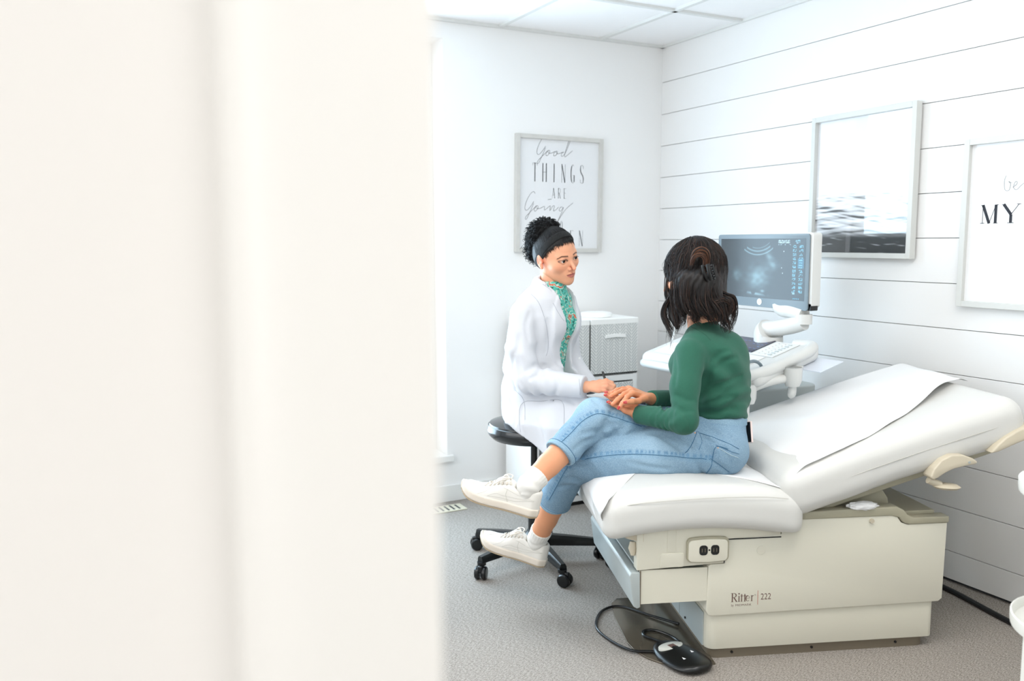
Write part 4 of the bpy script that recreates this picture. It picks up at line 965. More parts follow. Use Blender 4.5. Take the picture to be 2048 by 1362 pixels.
def finger(P, pts, r0=.0085, r1=.0062, k=.004):
    n = len(pts); rs = [r0+(r1-r0)*i/(n-1) for i in range(n)]; return chain(P, pts, rs, k)
def bbox_of(pts, pad): a = np.array([list(p) for p in pts]); return a.min(0)-pad, a.max(0)+pad
def nail(par, p, d, up, m, w=.0052, l=.0075, name='nail'):
    """small curved nail plate at p, pointing d"""
    d = np.array(d, float); d /= np.linalg.norm(d); up = np.array(up, float); up -= d*(up@d); up /= np.linalg.norm(up); x = np.cross(d, up); v = []; f = []
    for i in range(5):
        for j in range(5):
            a = (j-2)/2; b = (i-2)/2; ww = w*(1-.25*(b > .4)); v.append(np.array(p)+x*a*ww+d*b*l+up*(.0012-.0016*a*a-.0006*b*b))
    for i in range(4):
        for j in range(4): f.append((5*i+j, 5*i+j+1, 5*i+6+j, 5*i+5+j))
    g = MB().add(v, f).add([q-up*.0012 for q in v], [q[::-1] for q in f]); return g.build(name, m, par, True)

# ---- white low sneaker, built toe along +y and mapped with a frame
M['shoe'] = mat('white_shoe_leather', (.85, .835, .81), .5, bump=(120, .08, .0008)); M['sole'] = mat('offwhite_rubber', (.83, .79, .74), .55); M['outsole'] = mat('worn_outsole', (.66, .59, .49), .8, bump=(90, .4, .002))
M['stitchg'] = mat('shoe_stitch', (.76, .75, .72), .8); M['sock'] = mat('white_sock', (.86, .85, .83), .9, bump=(3, .0, .001))
def shoe(par, c, f, up, L=.262):
    """c = heel bottom centre, f = toe direction, up = shoe's up"""
    f = Vector(f).normalized(); up = Vector(up); up = (up-f*up.dot(f)).normalized(); r = f.cross(up); R = np.array([tuple(r), tuple(f), tuple(up)])
    def half(y):
        t = np.clip(y/L, 0, 1); return .030+.017*np.sin(np.clip((t-.18)/.80, 0, 1)*3.14*.62)-.004*np.exp(-((t-.38)/.12)**2)-.040*np.clip((t-.80)/.20, 0, 1)**2.2-.018*np.clip((.10-t)/.10, 0, 1)**2
    def tread(y): t = y/L; return .020*np.clip((t-.68)/.32, 0, 1)**2
    def sol(P, z0, z1, gr):
        x, y, z = P[..., 0], P[..., 1], P[..., 2]; zz = z-tread(y)
        e = np.abs(x-.004*np.sin(y/L*3.1))-(half(y)+gr); e = np.maximum(e, np.maximum(-y-gr, y-L-gr)); return smax(smax(e, zz-z1, .004), z0-zz, .004)
    def upper(P):
        x, y, z = P[..., 0], P[..., 1], P[..., 2]; zz = z-tread(y)*.9; t = np.clip(y/L, 0, 1)
        top = np.interp(t, [0, .05, .16, .30, .40, .52, .66, .80, .92, 1], [.088, .092, .083, .080, .090, .083, .063, .050, .044, .032])
        hw = half(y)*np.interp(t, [0, .3, .5, .8, 1], [.98, .96, .97, 1.0, .97])
        tt = np.clip((zz-.015)/(top-.015), 0, 1); w = hw*np.sqrt(np.clip(1-tt**3.2*np.interp(t, [0, .3, .45, .75, 1], [.35, .40, .72, .95, 1.]), .02, 1))
        e = np.abs(x-.004*np.sin(y/L*3.1))-w; d = smax(smax(e*.85, zz-top, .014), .010-zz, .003); d = smax(d, -y-.002, .006); d = smax(d, y-L+.003, .01)
        hole = ell(P, (0, .052, .105), (.027, .048, .050)); return smax(d, -hole, .004)
    lo, hi = (-.062, -.014, -.008), (.062, L+.014, .115)
    sh = empty2 = None
    V, F = nets(upper, lo, hi, .0032); V = relax(V, F, 2); W = place(V, R, c); sh = mesh_obj('shoe', W, F, M['shoe'], par, True)
    V2, F2 = nets(lambda P: sol(P, .004, .030, .004), lo, hi, .0032); V2 = relax(V2, F2, 1); mesh_obj('midsole', place(V2, R, c), F2, M['sole'], sh, True)
    V3, F3 = nets(lambda P: sol(P, -.002, .0045, .0030), lo, hi, .003); mesh_obj('outsole', place(V3, R, c), F3, M['outsole'], sh, True)
    T = BVHTree.FromPolygons([Vector(p) for p in V], [tuple(q) for q in F])
    def snap(pts, off, n=5):
        out = []
        for p in spl(pts, n):
            h = T.find_nearest(Vector(p)); out.append(h[0]+h[1]*off)
        return [tuple(place(np.array([tuple(q)]), R, c)[0]) for q in out]
    g = MB()
    for sx in (-1, 1):
        for pl in ([(.05*sx, .00, .060), (.05*sx, .05, .062), (.05*sx, .085, .068), (.045*sx, .12, .080)], [(.06*sx, .095, .030), (.06*sx, .105, .055), (.05*sx, .108, .078)],
                   [(.05*sx, .205, .028), (.05*sx, .180, .050), (.03*sx, .165, .070), (.02*sx, .160, .076)], [(.02*sx, .095, .092), (.022*sx, .13, .084), (.022*sx, .165, .070), (.015*sx, .18, .066)],
                   [(.05*sx, .165, .036), (.05*sx, .13, .040), (.05*sx, .08, .040), (.05*sx, .04, .052), (.05*sx, .005, .058)], [(.05*sx, .165, .036), (.05*sx, .14, .052), (.05*sx, .115, .050), (.05*sx, .07, .052), (.05*sx, .005, .060)],
                   [(.03*sx, .245, .045), (.0, .215, .07)]): g.tube(snap(pl, .0002), .0006, 5)
    g.build('stitching', M['stitchg'], sh, True)
    g = MB()
    for i in range(6):
        y = .108+.0135*i; z = .094-.0045*i; g.tube(snap([(-.022, y-.006, z-.006), (-.012, y-.002, z), (0, y+.002, z+.002), (.012, y+.004, z), (.022, y+.006, z-.006)], .0022, 3), .0023, 6)
        g.tube(snap([(.022, y-.002, z-.006), (.010, y+.002, z), (0, y+.004, z+.003), (-.010, y+.008, z), (-.022, y+.010, z-.006)], .0030, 3), .0020, 6)
    for sx in (-1, 1):
        loop = [(0, .112, .094), (.014*sx, .108, .104), (.030*sx, .122, .101), (.034*sx, .138, .092), (.020*sx, .130, .094), (.004*sx, .116, .096)]
        g.tube([tuple(place(np.array([q]), R, c)[0]) for q in spl(loop, 6)], .0021, 6)
        tail = [(0, .112, .096), (.016*sx, .128, .100), (.030*sx, .150, .078)]
        g.tube([tuple(place(np.array([q]), R, c)[0]) for q in spl(tail, 6)], .0020, 6)
    g.build('laces', M['sole'], sh, True)
    V4, F4 = nets(lambda P: smax(ell(P, (0, .118, .070), (.019, .040, .030)), -(P[..., 1]-.085)*.9, .004), (-.03, .07, .03), (.03, .17, .11), .003); mesh_obj('tongue', place(V4, R, c), F4, M['shoe'], sh, True)
    return sh, R
def ribsock(par, an, up, dl, r=.0385):
    an = np.array(an); lo, hi = bbox_of([an-up*.04, an+dl*.06], .055); top = an+dl*.052
    e = np.cross(dl, (0, 1, .3)); e /= np.linalg.norm(e); g = np.cross(dl, e)
    def f(P):
        q = P-top.astype(np.float32); ang = np.arctan2(q@g.astype(np.float32), q@e.astype(np.float32)); t = q@dl.astype(np.float32)
        d = smin(seg(P, an-up*.030, an, r*.72, r*.90), seg(P, an, top+dl*.01, r*.92, r*1.06), .010)-.0008*np.sin(ang*22)*np.clip(1+t/.05, 0, 1)-.0014*np.sin(t*190+2*np.sin(ang*2))*np.clip(-t/.03-.6, 0, 1)
        d = smax(d, t, .002); return smax(d, -(np.sqrt(np.maximum((q*q).sum(-1)-t*t, 0))-r*.94-.0*t)-.0+.0*t, .001) if False else d
    V, F = nets(f, lo, hi, .0024); return mesh_obj('sock', relax(V, F, 1), F, M['sock'], par, True)
def sock(par, a, b, r0, r1, c, R):
    """ribbed crew sock from the shoe collar up to the ankle"""
    a = np.array(a); b = np.array(b); t = b-a; t /= np.linalg.norm(t); e = np.cross(t, (0, 1, 0.3)); e /= np.linalg.norm(e); g = np.cross(t, e); v = []; f = []; n = 96; m_ = 22
    for i in range(m_):
        u = i/(m_-1); p = a+(b-a)*u; r = r0+(r1-r0)*u+.003*math.exp(-((u-.12)/.12)**2)
        for k in range(n):
            an = 2*math.pi*k/n; rr = r*(1+.016*math.cos(24*an)*min(1, u*3))+.0012*math.sin(9*u+3*an)*(1-u); v.append(p+e*rr*math.cos(an)+g*rr*math.sin(an))
    for i in range(m_-1):
        for k in range(n): f.append((i*n+k, i*n+(k+1) % n, (i+1)*n+(k+1) % n, (i+1)*n+k))
    k0 = len(v)
    for k in range(n): v.append(b+(v[(m_-1)*n+k]-b)*.90-t*.002)
    for k in range(n): f.append(((m_-1)*n+k, (m_-1)*n+(k+1) % n, k0+(k+1) % n, k0+k))
    return mesh_obj('sock', v, f, M['sock'], par, True)
# ------------------------------------------------------------------ the patient, seated on the foot end, right leg crossed over left
pt = empty('person', 'person in a green sweater and jeans, back turned, seated on the exam table', 'person', TA, TR)
SK1 = (.80, .545, .40)
M['denim'] = mat('denim', (.60, .75, .85), .85, attr='col', bump=(420, .35, .0012, (1, 1, .4)), noise=(330, (.74, .83, .89), .30, (1, 1, 2.5)))
M['denimd'] = mat('denim_seam', (.25, .41, .53), .85); M['denimt'] = mat('denim_thread', (.62, .70, .74), .8); M['copper'] = mat('copper_rivet', (.80, .62, .50), .35, metal=.6)
M['knit'] = mat('green_jersey', (.11, .325, .26), .88, sheen=.08, bump=(700, .15, .0006), noise=(500, (.15, .40, .315), .30))
M['knits'] = mat('green_seam', (.085, .27, .21), .9)
hipL, hipR = (.085, .150, .660), (.145, .305, .665)
def shoeframe(heel, toe, up):
    f = Vector(toe)-Vector(heel); f.normalize(); up = Vector(up); up = (up-f*up.dot(f)).normalized(); return np.array(heel), np.array(f), np.array(up)
hlL, fL, uL = shoeframe(PV(1089, 1132, .455), PV(975, 1090, .55), (.1, -.1, 1)); hlR, fR, uR = shoeframe(PV(1073, 1034, .085), PV(926, 988, .17), (.1, -.05, 1))
knL, anL = (-.398, .270, .590), tuple(hlL+fL*.050+uL*.092)
knR, anR = (-.322, .240, .764), tuple(hlR+fR*.050+uR*.092)
def jeans(P):
    s_, v_, z_ = P[..., 0], P[..., 1], P[..., 2]
    FP = frame((-.93, .37))
    d = ell(P, (.098, .235, .672), (.148, .102, .098), FP)
    d = smin(d, ell(P, (.105, .185, .650), (.080, .080, .074), FP), .04)
    d = smin(d, ell(P, (.118, .250, .745), (.118, .086, .06), FP), .05)
    tL = chain(P, [hipL, (-.12, .180, .648), (-.28, .222, .626), knL], [.092, .086, .076, .063], .03)
    tR = chain(P, [hipR, (-.08, .29, .700), (-.25, .255, .742), knR], [.090, .082, .072, .062], .03)
    sL = seg(P, knL, anL, .062, .050); sR = seg(P, knR, anR, .062, .046)
    cl = np.array(anL)-np.array(knL); cl /= np.linalg.norm(cl); cr = np.array(anR)-np.array(knR); cr /= np.linalg.norm(cr)
    hL = np.array(PV(1111, 1003, .375)); hR = np.array(PV(1117, 911, .165))
    sL = smax(sL, ((P-hL)@cl).astype(np.float32), .003); sR = smax(sR, ((P-hR)@cr).astype(np.float32), .003)
    left = smin(tL, sL, .025); right = smin(tR, sR, .025)
    # creases: knees, groin, hip folds
    def fold(d_, c, n, w, r, a, fr=0):
        q = P-np.array(c, np.float32); u = q@np.array(n, np.float32); rad = np.sqrt((q*q).sum(-1)); return d_+a*np.sin(u*w+fr)*np.exp(-(rad/r)**2)
    left = fold(left, knL, (.6, .2, .77), 150, .080, .0045); left = fold(left, (-.30, .20, .60), (.8, 0, .6), 150, .07, .0022, 1)
    left = fold(left, (.02, .06, .68), (.92, .15, .36), 150, .080, .0062, .5); left = fold(left, (-.12, .11, .62), (.35, .1, .93), 95, .12, .0016)
    right = fold(right, (-.27, .20, .72), (.75, 0, -.66), 115, .070, .0055, .8); right = fold(right, (-.40, .15, .68), (.80, -.2, .5), 85, .08, .0042)
    d = smin(smin(d, left, .030), smax(right, -(P[..., 2]-.50), .001), .004)
    d = fold(d, (.06, .10, .70), (.55, .3, .78), 105, .08, .0040); d = fold(d, (.17, .16, .64), (.6, .5, .62), 85, .08, .0018)
    d = smax(d, (z_-(.752-.06*(s_-.12)))-8*np.maximum(0, .02-s_), .004)
    d = smax(d, .584-z_+.0*s_-.02*np.clip((-.22-s_)/.08, 0, 1)*9, .010)
    return d
JG = [([(1298, 866), (1318, 868), (1345, 885), (1372, 906)], .010), ([(1322, 866), (1345, 872), (1368, 890)], .008), ([(1352, 868), (1372, 880), (1390, 896)], .008), ([(1196, 868), (1215, 852), (1236, 848)], .008), ([(1165, 868), (1190, 862), (1208, 872)], .007),
      ([(1212, 842), (1226, 858), (1232, 872)], .007), ([(1186, 798), (1200, 810)], .006), ([(1128, 958), (1150, 958), (1172, 968)], .008), ([(1120, 975), (1145, 972), (1168, 984)], .007), ([(1420, 918), (1440, 932), (1460, 946)], .008), ([(1385, 918), (1398, 935), (1408, 950)], .007), ([(1260, 925), (1300, 935), (1340, 938)], .006),
      ([(1395, 870), (1425, 885), (1455, 900)], .006), ([(1148, 900), (1168, 884), (1200, 875)], .006), ([(1108, 868), (1130, 850)], .006)]
V, F = nets(grooved(jeans, (-.60, .02, .36), (.30, .45, .90), JG, .012), (-.60, .02, .36), (.30, .45, .90), .0042); JV = relax(V, F, 2); JF = F
seamL = [(1420, 918), (1380, 916), (1330, 911), (1260, 908), (1200, 913), (1150, 922)]
seamL2 = [(1143, 925), (1128, 945), (1112, 975), (1098, 1000)]
seamR = [(1283, 853), (1240, 838), (1206, 828), (1188, 829), (1165, 842), (1140, 868), (1122, 885), (1106, 901)]
pk = [(1456, 898), (1431, 893), (1424, 925), (1418, 940), (1402, 956)]
lines = [pen(JV, JF, q, 0) for q in (seamL, seamL2, seamR)]
rs = np.random.RandomState(8)
col = flat_col(JV, (.38, .505, .60)); 
def jmix(w, c2):
    global col; w = np.clip(w, 0, 1)[:, None]; col = col*(1-w)+np.array(lin(c2))*w
lump = np.sin(JV[:, 0]*21+2*np.sin(JV[:, 2]*17))*np.sin(JV[:, 1]*19+JV[:, 2]*23); jmix(.25+.30*lump, (.35, .485, .585))
for c_, r_, a_ in (((-.16, .12, .67), .12, .45), ((-.33, .2, .82), .07, .55), ((.14, .1, .68), .06, .25), ((-.42, .13, .70), .05, .3)): jmix(a_*np.exp(-(np.linalg.norm(JV-np.array(c_), axis=1)/r_)**2), (.60, .71, .785))
for q in lines:
    if len(q) < 3: continue
    d_, s_, sd = dist_to(JV, q)
    dash = (np.sin(s_*390+2.2*np.sin(s_*61))+.5*np.sin(s_*171) > -.05)
    jmix(.95*dash*np.clip(1.3-np.abs(d_-.0085)/.0070, 0, 1)*(sd > -.003), (.20, .40, .55)); jmix(.45*np.clip(1-d_/.018, 0, 1), (.36, .55, .68))
je = mesh_obj('jeans', JV, JF, M['denim'], pt, True, col)
for q in (seamL, seamL2, seamR): stitch('seam', JV, JF, q, .0011, M['denimd'], je)
stitch('seam', JV, JF, [(1421, 917), (1440, 930), (1458, 944)], .0010, M['denimd'], je); stitch('fly_seam', JV, JF, [(1394, 863), (1388, 880), (1378, 898), (1370, 906)], .0013, M['denimd'], je)
stitch('back_pocket', JV, JF, pk, .0014, M['denimd'], je); stitch('pocket_edge', JV, JF, [(1432, 895), (1446, 901), (1460, 909), (1476, 915)], .0013, M['denimt'], je); stitch('pocket_edge', JV, JF, [(1431, 890), (1446, 896), (1462, 903), (1478, 908)], .0010, M['denimd'], je)
stitch('yoke_seam', JV, JF, [(1400, 866), (1424, 874), (1450, 884), (1478, 898)], .0011, M['denimd'], je); stitch('front_pocket', JV, JF, [(1396, 862), (1404, 880), (1398, 900)], .0008, M['denimd'], je)
for x, y in ((1390, 866), (1436, 896)):
    q = pen(JV, JF, [(x, y), (x+.5, y+.5)], 0, 1)
    if q: MB().lathe([(.0005, -.001), (.0032, 0), (.0026, .0014), (.0005, .0018)], (0, 0, 0), 12, 1).xform(Matrix.Translation(Vector(q[0])) @ Matrix.Rotation(math.pi, 4, 'Z')).build('rivet', M['copper'], je, True)
# waistband with belt loops: a band just outside the trousers' top
def bandf(P):
    FP = frame((-.93, .37)); d = smin(ell(P, (.118, .250, .745), (.118, .086, .06), FP), ell(P, (.098, .235, .672), (.148, .102, .098), FP), .05)
    zz = P[..., 2]+.06*(P[..., 0]-.12); q = np.abs(d-.001)-.0032; return smax(smax(q, zz-.768, .002), .736-zz, .002)
BV, BF = nets(bandf, (-.06, .08, .70), (.31, .42, .80), .004); BV = relax(BV, BF, 1)
wb = mesh_obj('waistband', BV, BF, M['denim'], je, True, flat_col(BV, (.42, .545, .63)))
def loopat(x, y0, y1, w=.0055):
    q = pen(BV, BF, [(x, y0), (x, (y0+y1)/2), (x+.5, y1)], .003, 3)
    if len(q) > 2:
        g = MB(); t = Vector(q[-1])-Vector(q[0]); o, dd = sight(x, y0); sd = t.cross(Vector(dd)).normalized()*w; n_ = t.cross(sd).normalized()*.0012
        v = []
        for p in q:
            p = Vector(p); v += [p-sd-n_, p+sd-n_, p+sd+n_, p-sd+n_]
        f = [(4*i+k, 4*i+(k+1) % 4, 4*i+4+(k+1) % 4, 4*i+4+k) for i in range(len(q)-1) for k in range(4)]; g.add(v, f); g.build('belt_loop', M['denimd'] if False else M['denimt2'], je)
M['denimt2'] = mat('denim_light', (.62, .74, .82), .85)
loopat(1419, 848, 868); loopat(1478, 856, 872)
# turned hems
def hemband(kn, an, hc, r, name='hem'):
    cl = np.array(an)-np.array(kn); cl /= np.linalg.norm(cl); T = BVHTree.FromPolygons([Vector(p) for p in JV], [tuple(q) for q in JF]); e = np.cross(cl, (0, 0, 1)); e /= np.linalg.norm(e); g_ = np.cross(cl, e)
    t0 = ((np.array(hc)-np.array(kn))@cl); hh = np.array(kn)+cl*t0; v = []; f = []; n = 64; rows = []
    for i, (da, off) in enumerate(((-.017, .0004), (-.0165, .0022), (-.009, .0028), (-.002, .0022), (.0005, .0005), (.0005, -.004), (-.006, -.005))):
        for k in range(n):
            a = 2*math.pi*k/n; d_ = e*math.cos(a)+g_*math.sin(a); p = hh+cl*(da if da < -.003 else -.004); h = T.ray_cast(Vector(p+d_*.12), Vector(-d_)); q = np.array(h[0]) if h[0] is not None else p+d_*r
            rad = min((q-p)@d_, r*1.25); v.append(hh+cl*da+d_*(rad+off))
    for i in range(6):
        for k in range(n): f.append((i*n+k, i*n+(k+1) % n, (i+1)*n+(k+1) % n, (i+1)*n+k))
    o = mesh_obj(name, v, f, M['denim'], je, True, flat_col(np.array(v), (.46, .585, .67)))
    ring = [v[n+k]+cl*.0012 for k in range(n)]+[v[n]+cl*.0012]; MB().tube(ring, .0011, 5, cap=False).build('hem_stitch', M['denimd'], je, True)
hemband(knL, anL, PV(1111, 1003, .375), .055); hemband(knR, anR, PV(1117, 911, .165), .050)

# sweater
shL, shR = (-.022, .155, .985), (.155, .385, .985); elL, elR = (-.072, .055, .785), (.075, .43, .775); wrL = (-.186, .190, .780); wrR = (-.122, .262, .818)
FT = frame((-.80, .60)); FW = frame((-.90, .43))
def sweater(P):
    s_, v_, z_ = P[..., 0], P[..., 1], P[..., 2]
    d = ell(P, (.120, .250, .790), (.130, .094, .13), FW)
    d = smin(d, ell(P, (.112, .262, .885), (.148, .108, .13), FT), .04)
    d = smin(d, ell(P, (.088, .268, .965), (.160, .104, .095), FT), .04)
    d = smin(d, ell(P, (.135, .235, .955), (.105, .058, .085), FT), .04)
    d = smin(d, seg(P, (.005, .185, .990), (.130, .355, .990), .052, .052), .03)
    d = smin(d, seg(P, (.060, .280, 1.060), (.010, .195, 1.010), .040, .040), .04); d = smin(d, seg(P, (.060, .280, 1.060), (.125, .345, 1.010), .040, .040), .04)
    d = smin(d, ell(P, (.020, .280, .930), (.10, .07, .06), FT), .04)
    q = P-np.array((.15, .18, .86), np.float32); u = q@np.array((-.35, .25, .90), np.float32)
    d = d+.0042*np.sin(u*88+2*np.sin(30*v_)+9*s_)*np.exp(-((z_-.82)/.085)**2)+.0028*np.sin((z_-.55*s_+.3*v_)*130+1.5*np.sin(40*s_))*np.exp(-((z_-.84)/.05)**2)+.0022*np.sin((z_+.35*s_)*150)*np.exp(-((z_-.775)/.035)**2)
    q = P-np.array((.075, .13, .935), np.float32); d = d+.0095*np.sin((q@np.array((.62, .1, .78), np.float32))*75)*np.exp(-((q*q).sum(-1))/.0050)+.0060*np.sin(((P-np.array((.14, .2, .97), np.float32))@np.array((.75, -.1, .65), np.float32))*60)*np.exp(-((P-np.array((.14, .2, .95), np.float32))**2).sum(-1)/.006)
    # sleeves
    aL = chain(P, [shL, (-.055, .105, .885), elL], [.053, .046, .043], .02)
    fo = seg(P, elL, wrL, .042, .031)
    ax = np.array(wrL)-np.array(elL); Lf = np.linalg.norm(ax); ax /= Lf; t = (P-np.array(elL, np.float32))@ax.astype(np.float32)
    fo = fo+.0042*np.sin(t*300+3*np.sin(55*z_))*np.exp(-((t-.055)/.045)**2)
    fo = smax(fo, ((P-np.array(wrL, np.float32))@ax.astype(np.float32))-.004, .003)
    arm = smin(aL, fo, .022); e_ = P-np.array(elL, np.float32); arm = arm+.0022*np.sin((e_@np.array((.5, -.4, -.77), np.float32))*190)*np.exp(-((e_+np.array((.02, 0, -.01), np.float32))**2).sum(-1)/.0022)
    aR = chain(P, [shR, (.135, .42, .88), elR], [.052, .046, .042], .02)
    ax2 = np.array(wrR)-np.array(elR); ax2 /= np.linalg.norm(ax2)
    f2 = smax(seg(P, elR, wrR, .041, .030), ((P-np.array(wrR, np.float32))@ax2.astype(np.float32))-.002, .003)
    arms = smin(arm, smin(aR, f2, .022), .001)
    hem = z_+.06*(s_-.12); d = smax(d, .757-hem, .006)
    d = smin(d, arms, .012)
    neck = seg(P, (.050, .285, 1.05), (.030, .30, 1.16), .052, .052); d = smax(d, -neck, .004)
    return d
SG = [([(1424, 716), (1420, 745), (1408, 775), (1398, 810)], .012), ([(1424, 722), (1440, 708), (1456, 700)], .009), ([(1430, 738), (1452, 722), (1474, 714)], .007), ([(1404, 790), (1430, 772), (1462, 760)], .007), ([(1400, 812), (1436, 800), (1470, 792)], .007), ([(1402, 828), (1440, 822), (1472, 816)], .006), ([(1450, 770), (1470, 757), (1482, 752)], .005), ([(1410, 838), (1440, 842), (1486, 838)], .006),
      ([(1336, 806), (1344, 820), (1342, 840)], .007), ([(1324, 812), (1334, 828), (1332, 848)], .006), ([(1312, 816), (1322, 832), (1320, 850)], .006), ([(1300, 818), (1309, 832), (1307, 848)], .005), ([(1346, 690), (1352, 730), (1350, 770)], .004), ([(1365, 820), (1378, 840), (1380, 858)], .006), ([(1352, 790), (1372, 800), (1388, 800)], .006), ([(1350, 812), (1366, 822), (1384, 822)], .005)]
V, F = nets(grooved(sweater, (-.26, -.02, .70), (.31, .53, 1.13), SG, .012), (-.26, -.02, .70), (.31, .53, 1.13), .0046); SV = relax(V, F, 2); SF = F
sw = mesh_obj('sweater', SV, SF, M['knit'], pt, True)
stitch('shoulder_seam', SV, SF, [(1348, 661), (1365, 652), (1378, 652), (1398, 662), (1412, 671), (1421, 681)], .0009, M['knits'], sw, .0000)
# skin: head and neck, hands, shins and a core inside the clothes, one mesh
HC = np.array([.030, .305, 1.236]); HR = frame((-.76, .65), math.radians(12), math.radians(4))
Vh, Fh = nets(headsdf, (-.10, -.12, -.17), (.10, .13, .13), .0030); Vh = relax(Vh, Fh, 1); parts = [(place(Vh, HR, HC), Fh, headcol(Vh, (.84, .60, .47), (.62, .30, .28)))]
def pv(lst): return [PV(*q) for q in lst]
RH = dict(i=pv([(1265, 787, .215), (1254, 794, .186), (1245, 806, .160), (1239, 815, .148)]), m=pv([(1263, 782, .235), (1248, 788, .208), (1235, 799, .182), (1226, 808, .168)]),
          r=pv([(1260, 779, .255), (1245, 781, .235), (1232, 786, .212), (1222, 792, .200)]), p=pv([(1257, 777, .275), (1245, 777, .262), (1234, 779, .248), (1227, 783, .240)]),
          t=pv([(1290, 797, .222), (1277, 802, .186), (1264, 803, .165), (1251, 805, .152)]))
LH = dict(p=pv([(1251, 821, .190), (1238, 815, .192), (1226, 809, .194), (1217, 804, .196)]), r=pv([(1248, 814, .208), (1234, 804, .212), (1222, 796, .218), (1212, 790, .222)]),
          m=pv([(1247, 808, .228), (1234, 798, .233), (1223, 790, .240), (1213, 785, .246)]), i=pv([(1248, 804, .250), (1238, 796, .258), (1230, 790, .264), (1223, 785, .270)]), t=pv([(1268, 812, .225), (1258, 802, .245), (1250, 796, .255)]))
def handf(H, wr, flat_n, rw=.025):
    def f(P):
        w = np.array(wr, np.float32); d = None
        for k, r in (('i', .0090), ('m', .0092), ('r', .0088), ('p', .0078)):
            q = H[k]; e = smin(seg(P, w*.75+np.array(q[0])*.25, q[0], .0150, .0125, (flat_n, 1.15)), finger(P, q, r, r*.74), .005)
            d = e if d is None else smin(d, e, .0035)
        q = H['t']; d = smin(d, smin(seg(P, w, q[0], .018, .0140), finger(P, q, .0115, .0082), .006), .008)
        return d
    return f
def addhand(H, wr, el, flat_n, skin, parts, rw=.023):
    pts = [p for q in H.values() for p in q]+[wr]; lo, hi = bbox_of(pts, .035); h0 = handf(H, wr, flat_n)
    ax = np.array(wr)-np.array(el); ax /= np.linalg.norm(ax); back = np.array(wr)-ax*.035
    f = lambda P: smin(h0(P), seg(P, back, wr, .0245, .0215, (flat_n, 1.12)), .012)
    V, F = nets(f, lo, hi, .0021); V = relax(V, F, 1); c = flat_col(V, skin)
    for q in H.values():     # warmer knuckles and tips
        for p, a in ((q[0], .25), (q[1], .30), (q[-1], .35)):
            w = a*np.exp(-(np.linalg.norm(V-np.array(p), axis=1)/.011)**2)[:, None]; c[:] = c*(1-w)+np.array(lin((.88, .47, .36)))*w
    parts.append((V, F, c))
addhand(RH, wrR, elR, (0, .2, 1), SK1, parts); addhand(LH, wrL, elL, (.3, .1, .95), SK1, parts)
def shin(P, kn, an, r0, r1): return seg(P, kn, an, r0, r1)
for kn, an in ((knL, anL), (knR, anR)):
    kn = np.array(kn); an = np.array(an); a0 = kn*.62+an*.38; lo, hi = bbox_of([a0, an], .07); dd = (an-kn)/np.linalg.norm(an-kn)
    V, F = nets(lambda P: smin(seg(P, a0, kn*.30+an*.70, .047, .038), seg(P, kn*.30+an*.70, an, .038, .034), .01), lo, hi, .004); parts.append((relax(V, F, 1), F, flat_col(V, (.84, .60, .46) if kn is None else (.82, .575, .43))))
def core(P):
    d = chain(P, [(.115, .24, .68), (.12, .25, .80), (.09, .27, .95), (.05, .29, 1.09)], [.085, .070, .075, .040], .03)
    for a, b, c_ in ((shL, elL, wrL), (shR, elR, wrR)): d = smin(d, chain(P, [(.07, .27, .98), a, b, c_], [.04, .036, .030, .020], .01), .01)
    for a, b, c_ in ((hipL, knL, tuple(np.array(knL)*.5+np.array(anL)*.5)), (hipR, knR, tuple(np.array(knR)*.5+np.array(anR)*.5))): d = smin(d, chain(P, [a, b, c_], [.055, .032, .026], .01), .01)
    return d
V, F = nets(core, (-.50, .02, .42), (.28, .50, 1.14), .009); parts.append((V, F, flat_col(V, SK1)))
bV, bF, bC = joinmesh(parts); body = mesh_obj('body', bV, bF, M['skin'], pt, True, bC)
# red nails
for (x, y, v_), dr in (((1212, 783.5, .237), (-1, .2, -.1)), ((1211, 789, .213), (-1, .2, -.1)), ((1216.5, 803.5, .187), (-1, .1, .1)), ((1237, 815.5, .141), (-.6, -.1, -.9)), ((1250.5, 804.5, .143), (-1, 0, -.1))):
    nail(pt, PV(x, y, v_), dr, (-.1, -.55, .83) if x < 1230 else (-.3, -.8, .35), M['nail'], .0048 if x > 1245 else .0042, .0062)
# shoes and socks
s1, R1 = shoe(pt, hlL, fL, uL, .262)
dl = np.array(knL)-np.array(anL); dl /= np.linalg.norm(dl); ribsock(pt, anL, uL, dl)
s2, R2 = shoe(pt, hlR, fR, uR, .262)
dl = np.array(knR)-np.array(anR); dl /= np.linalg.norm(dl); ribsock(pt, anR, uR, dl)

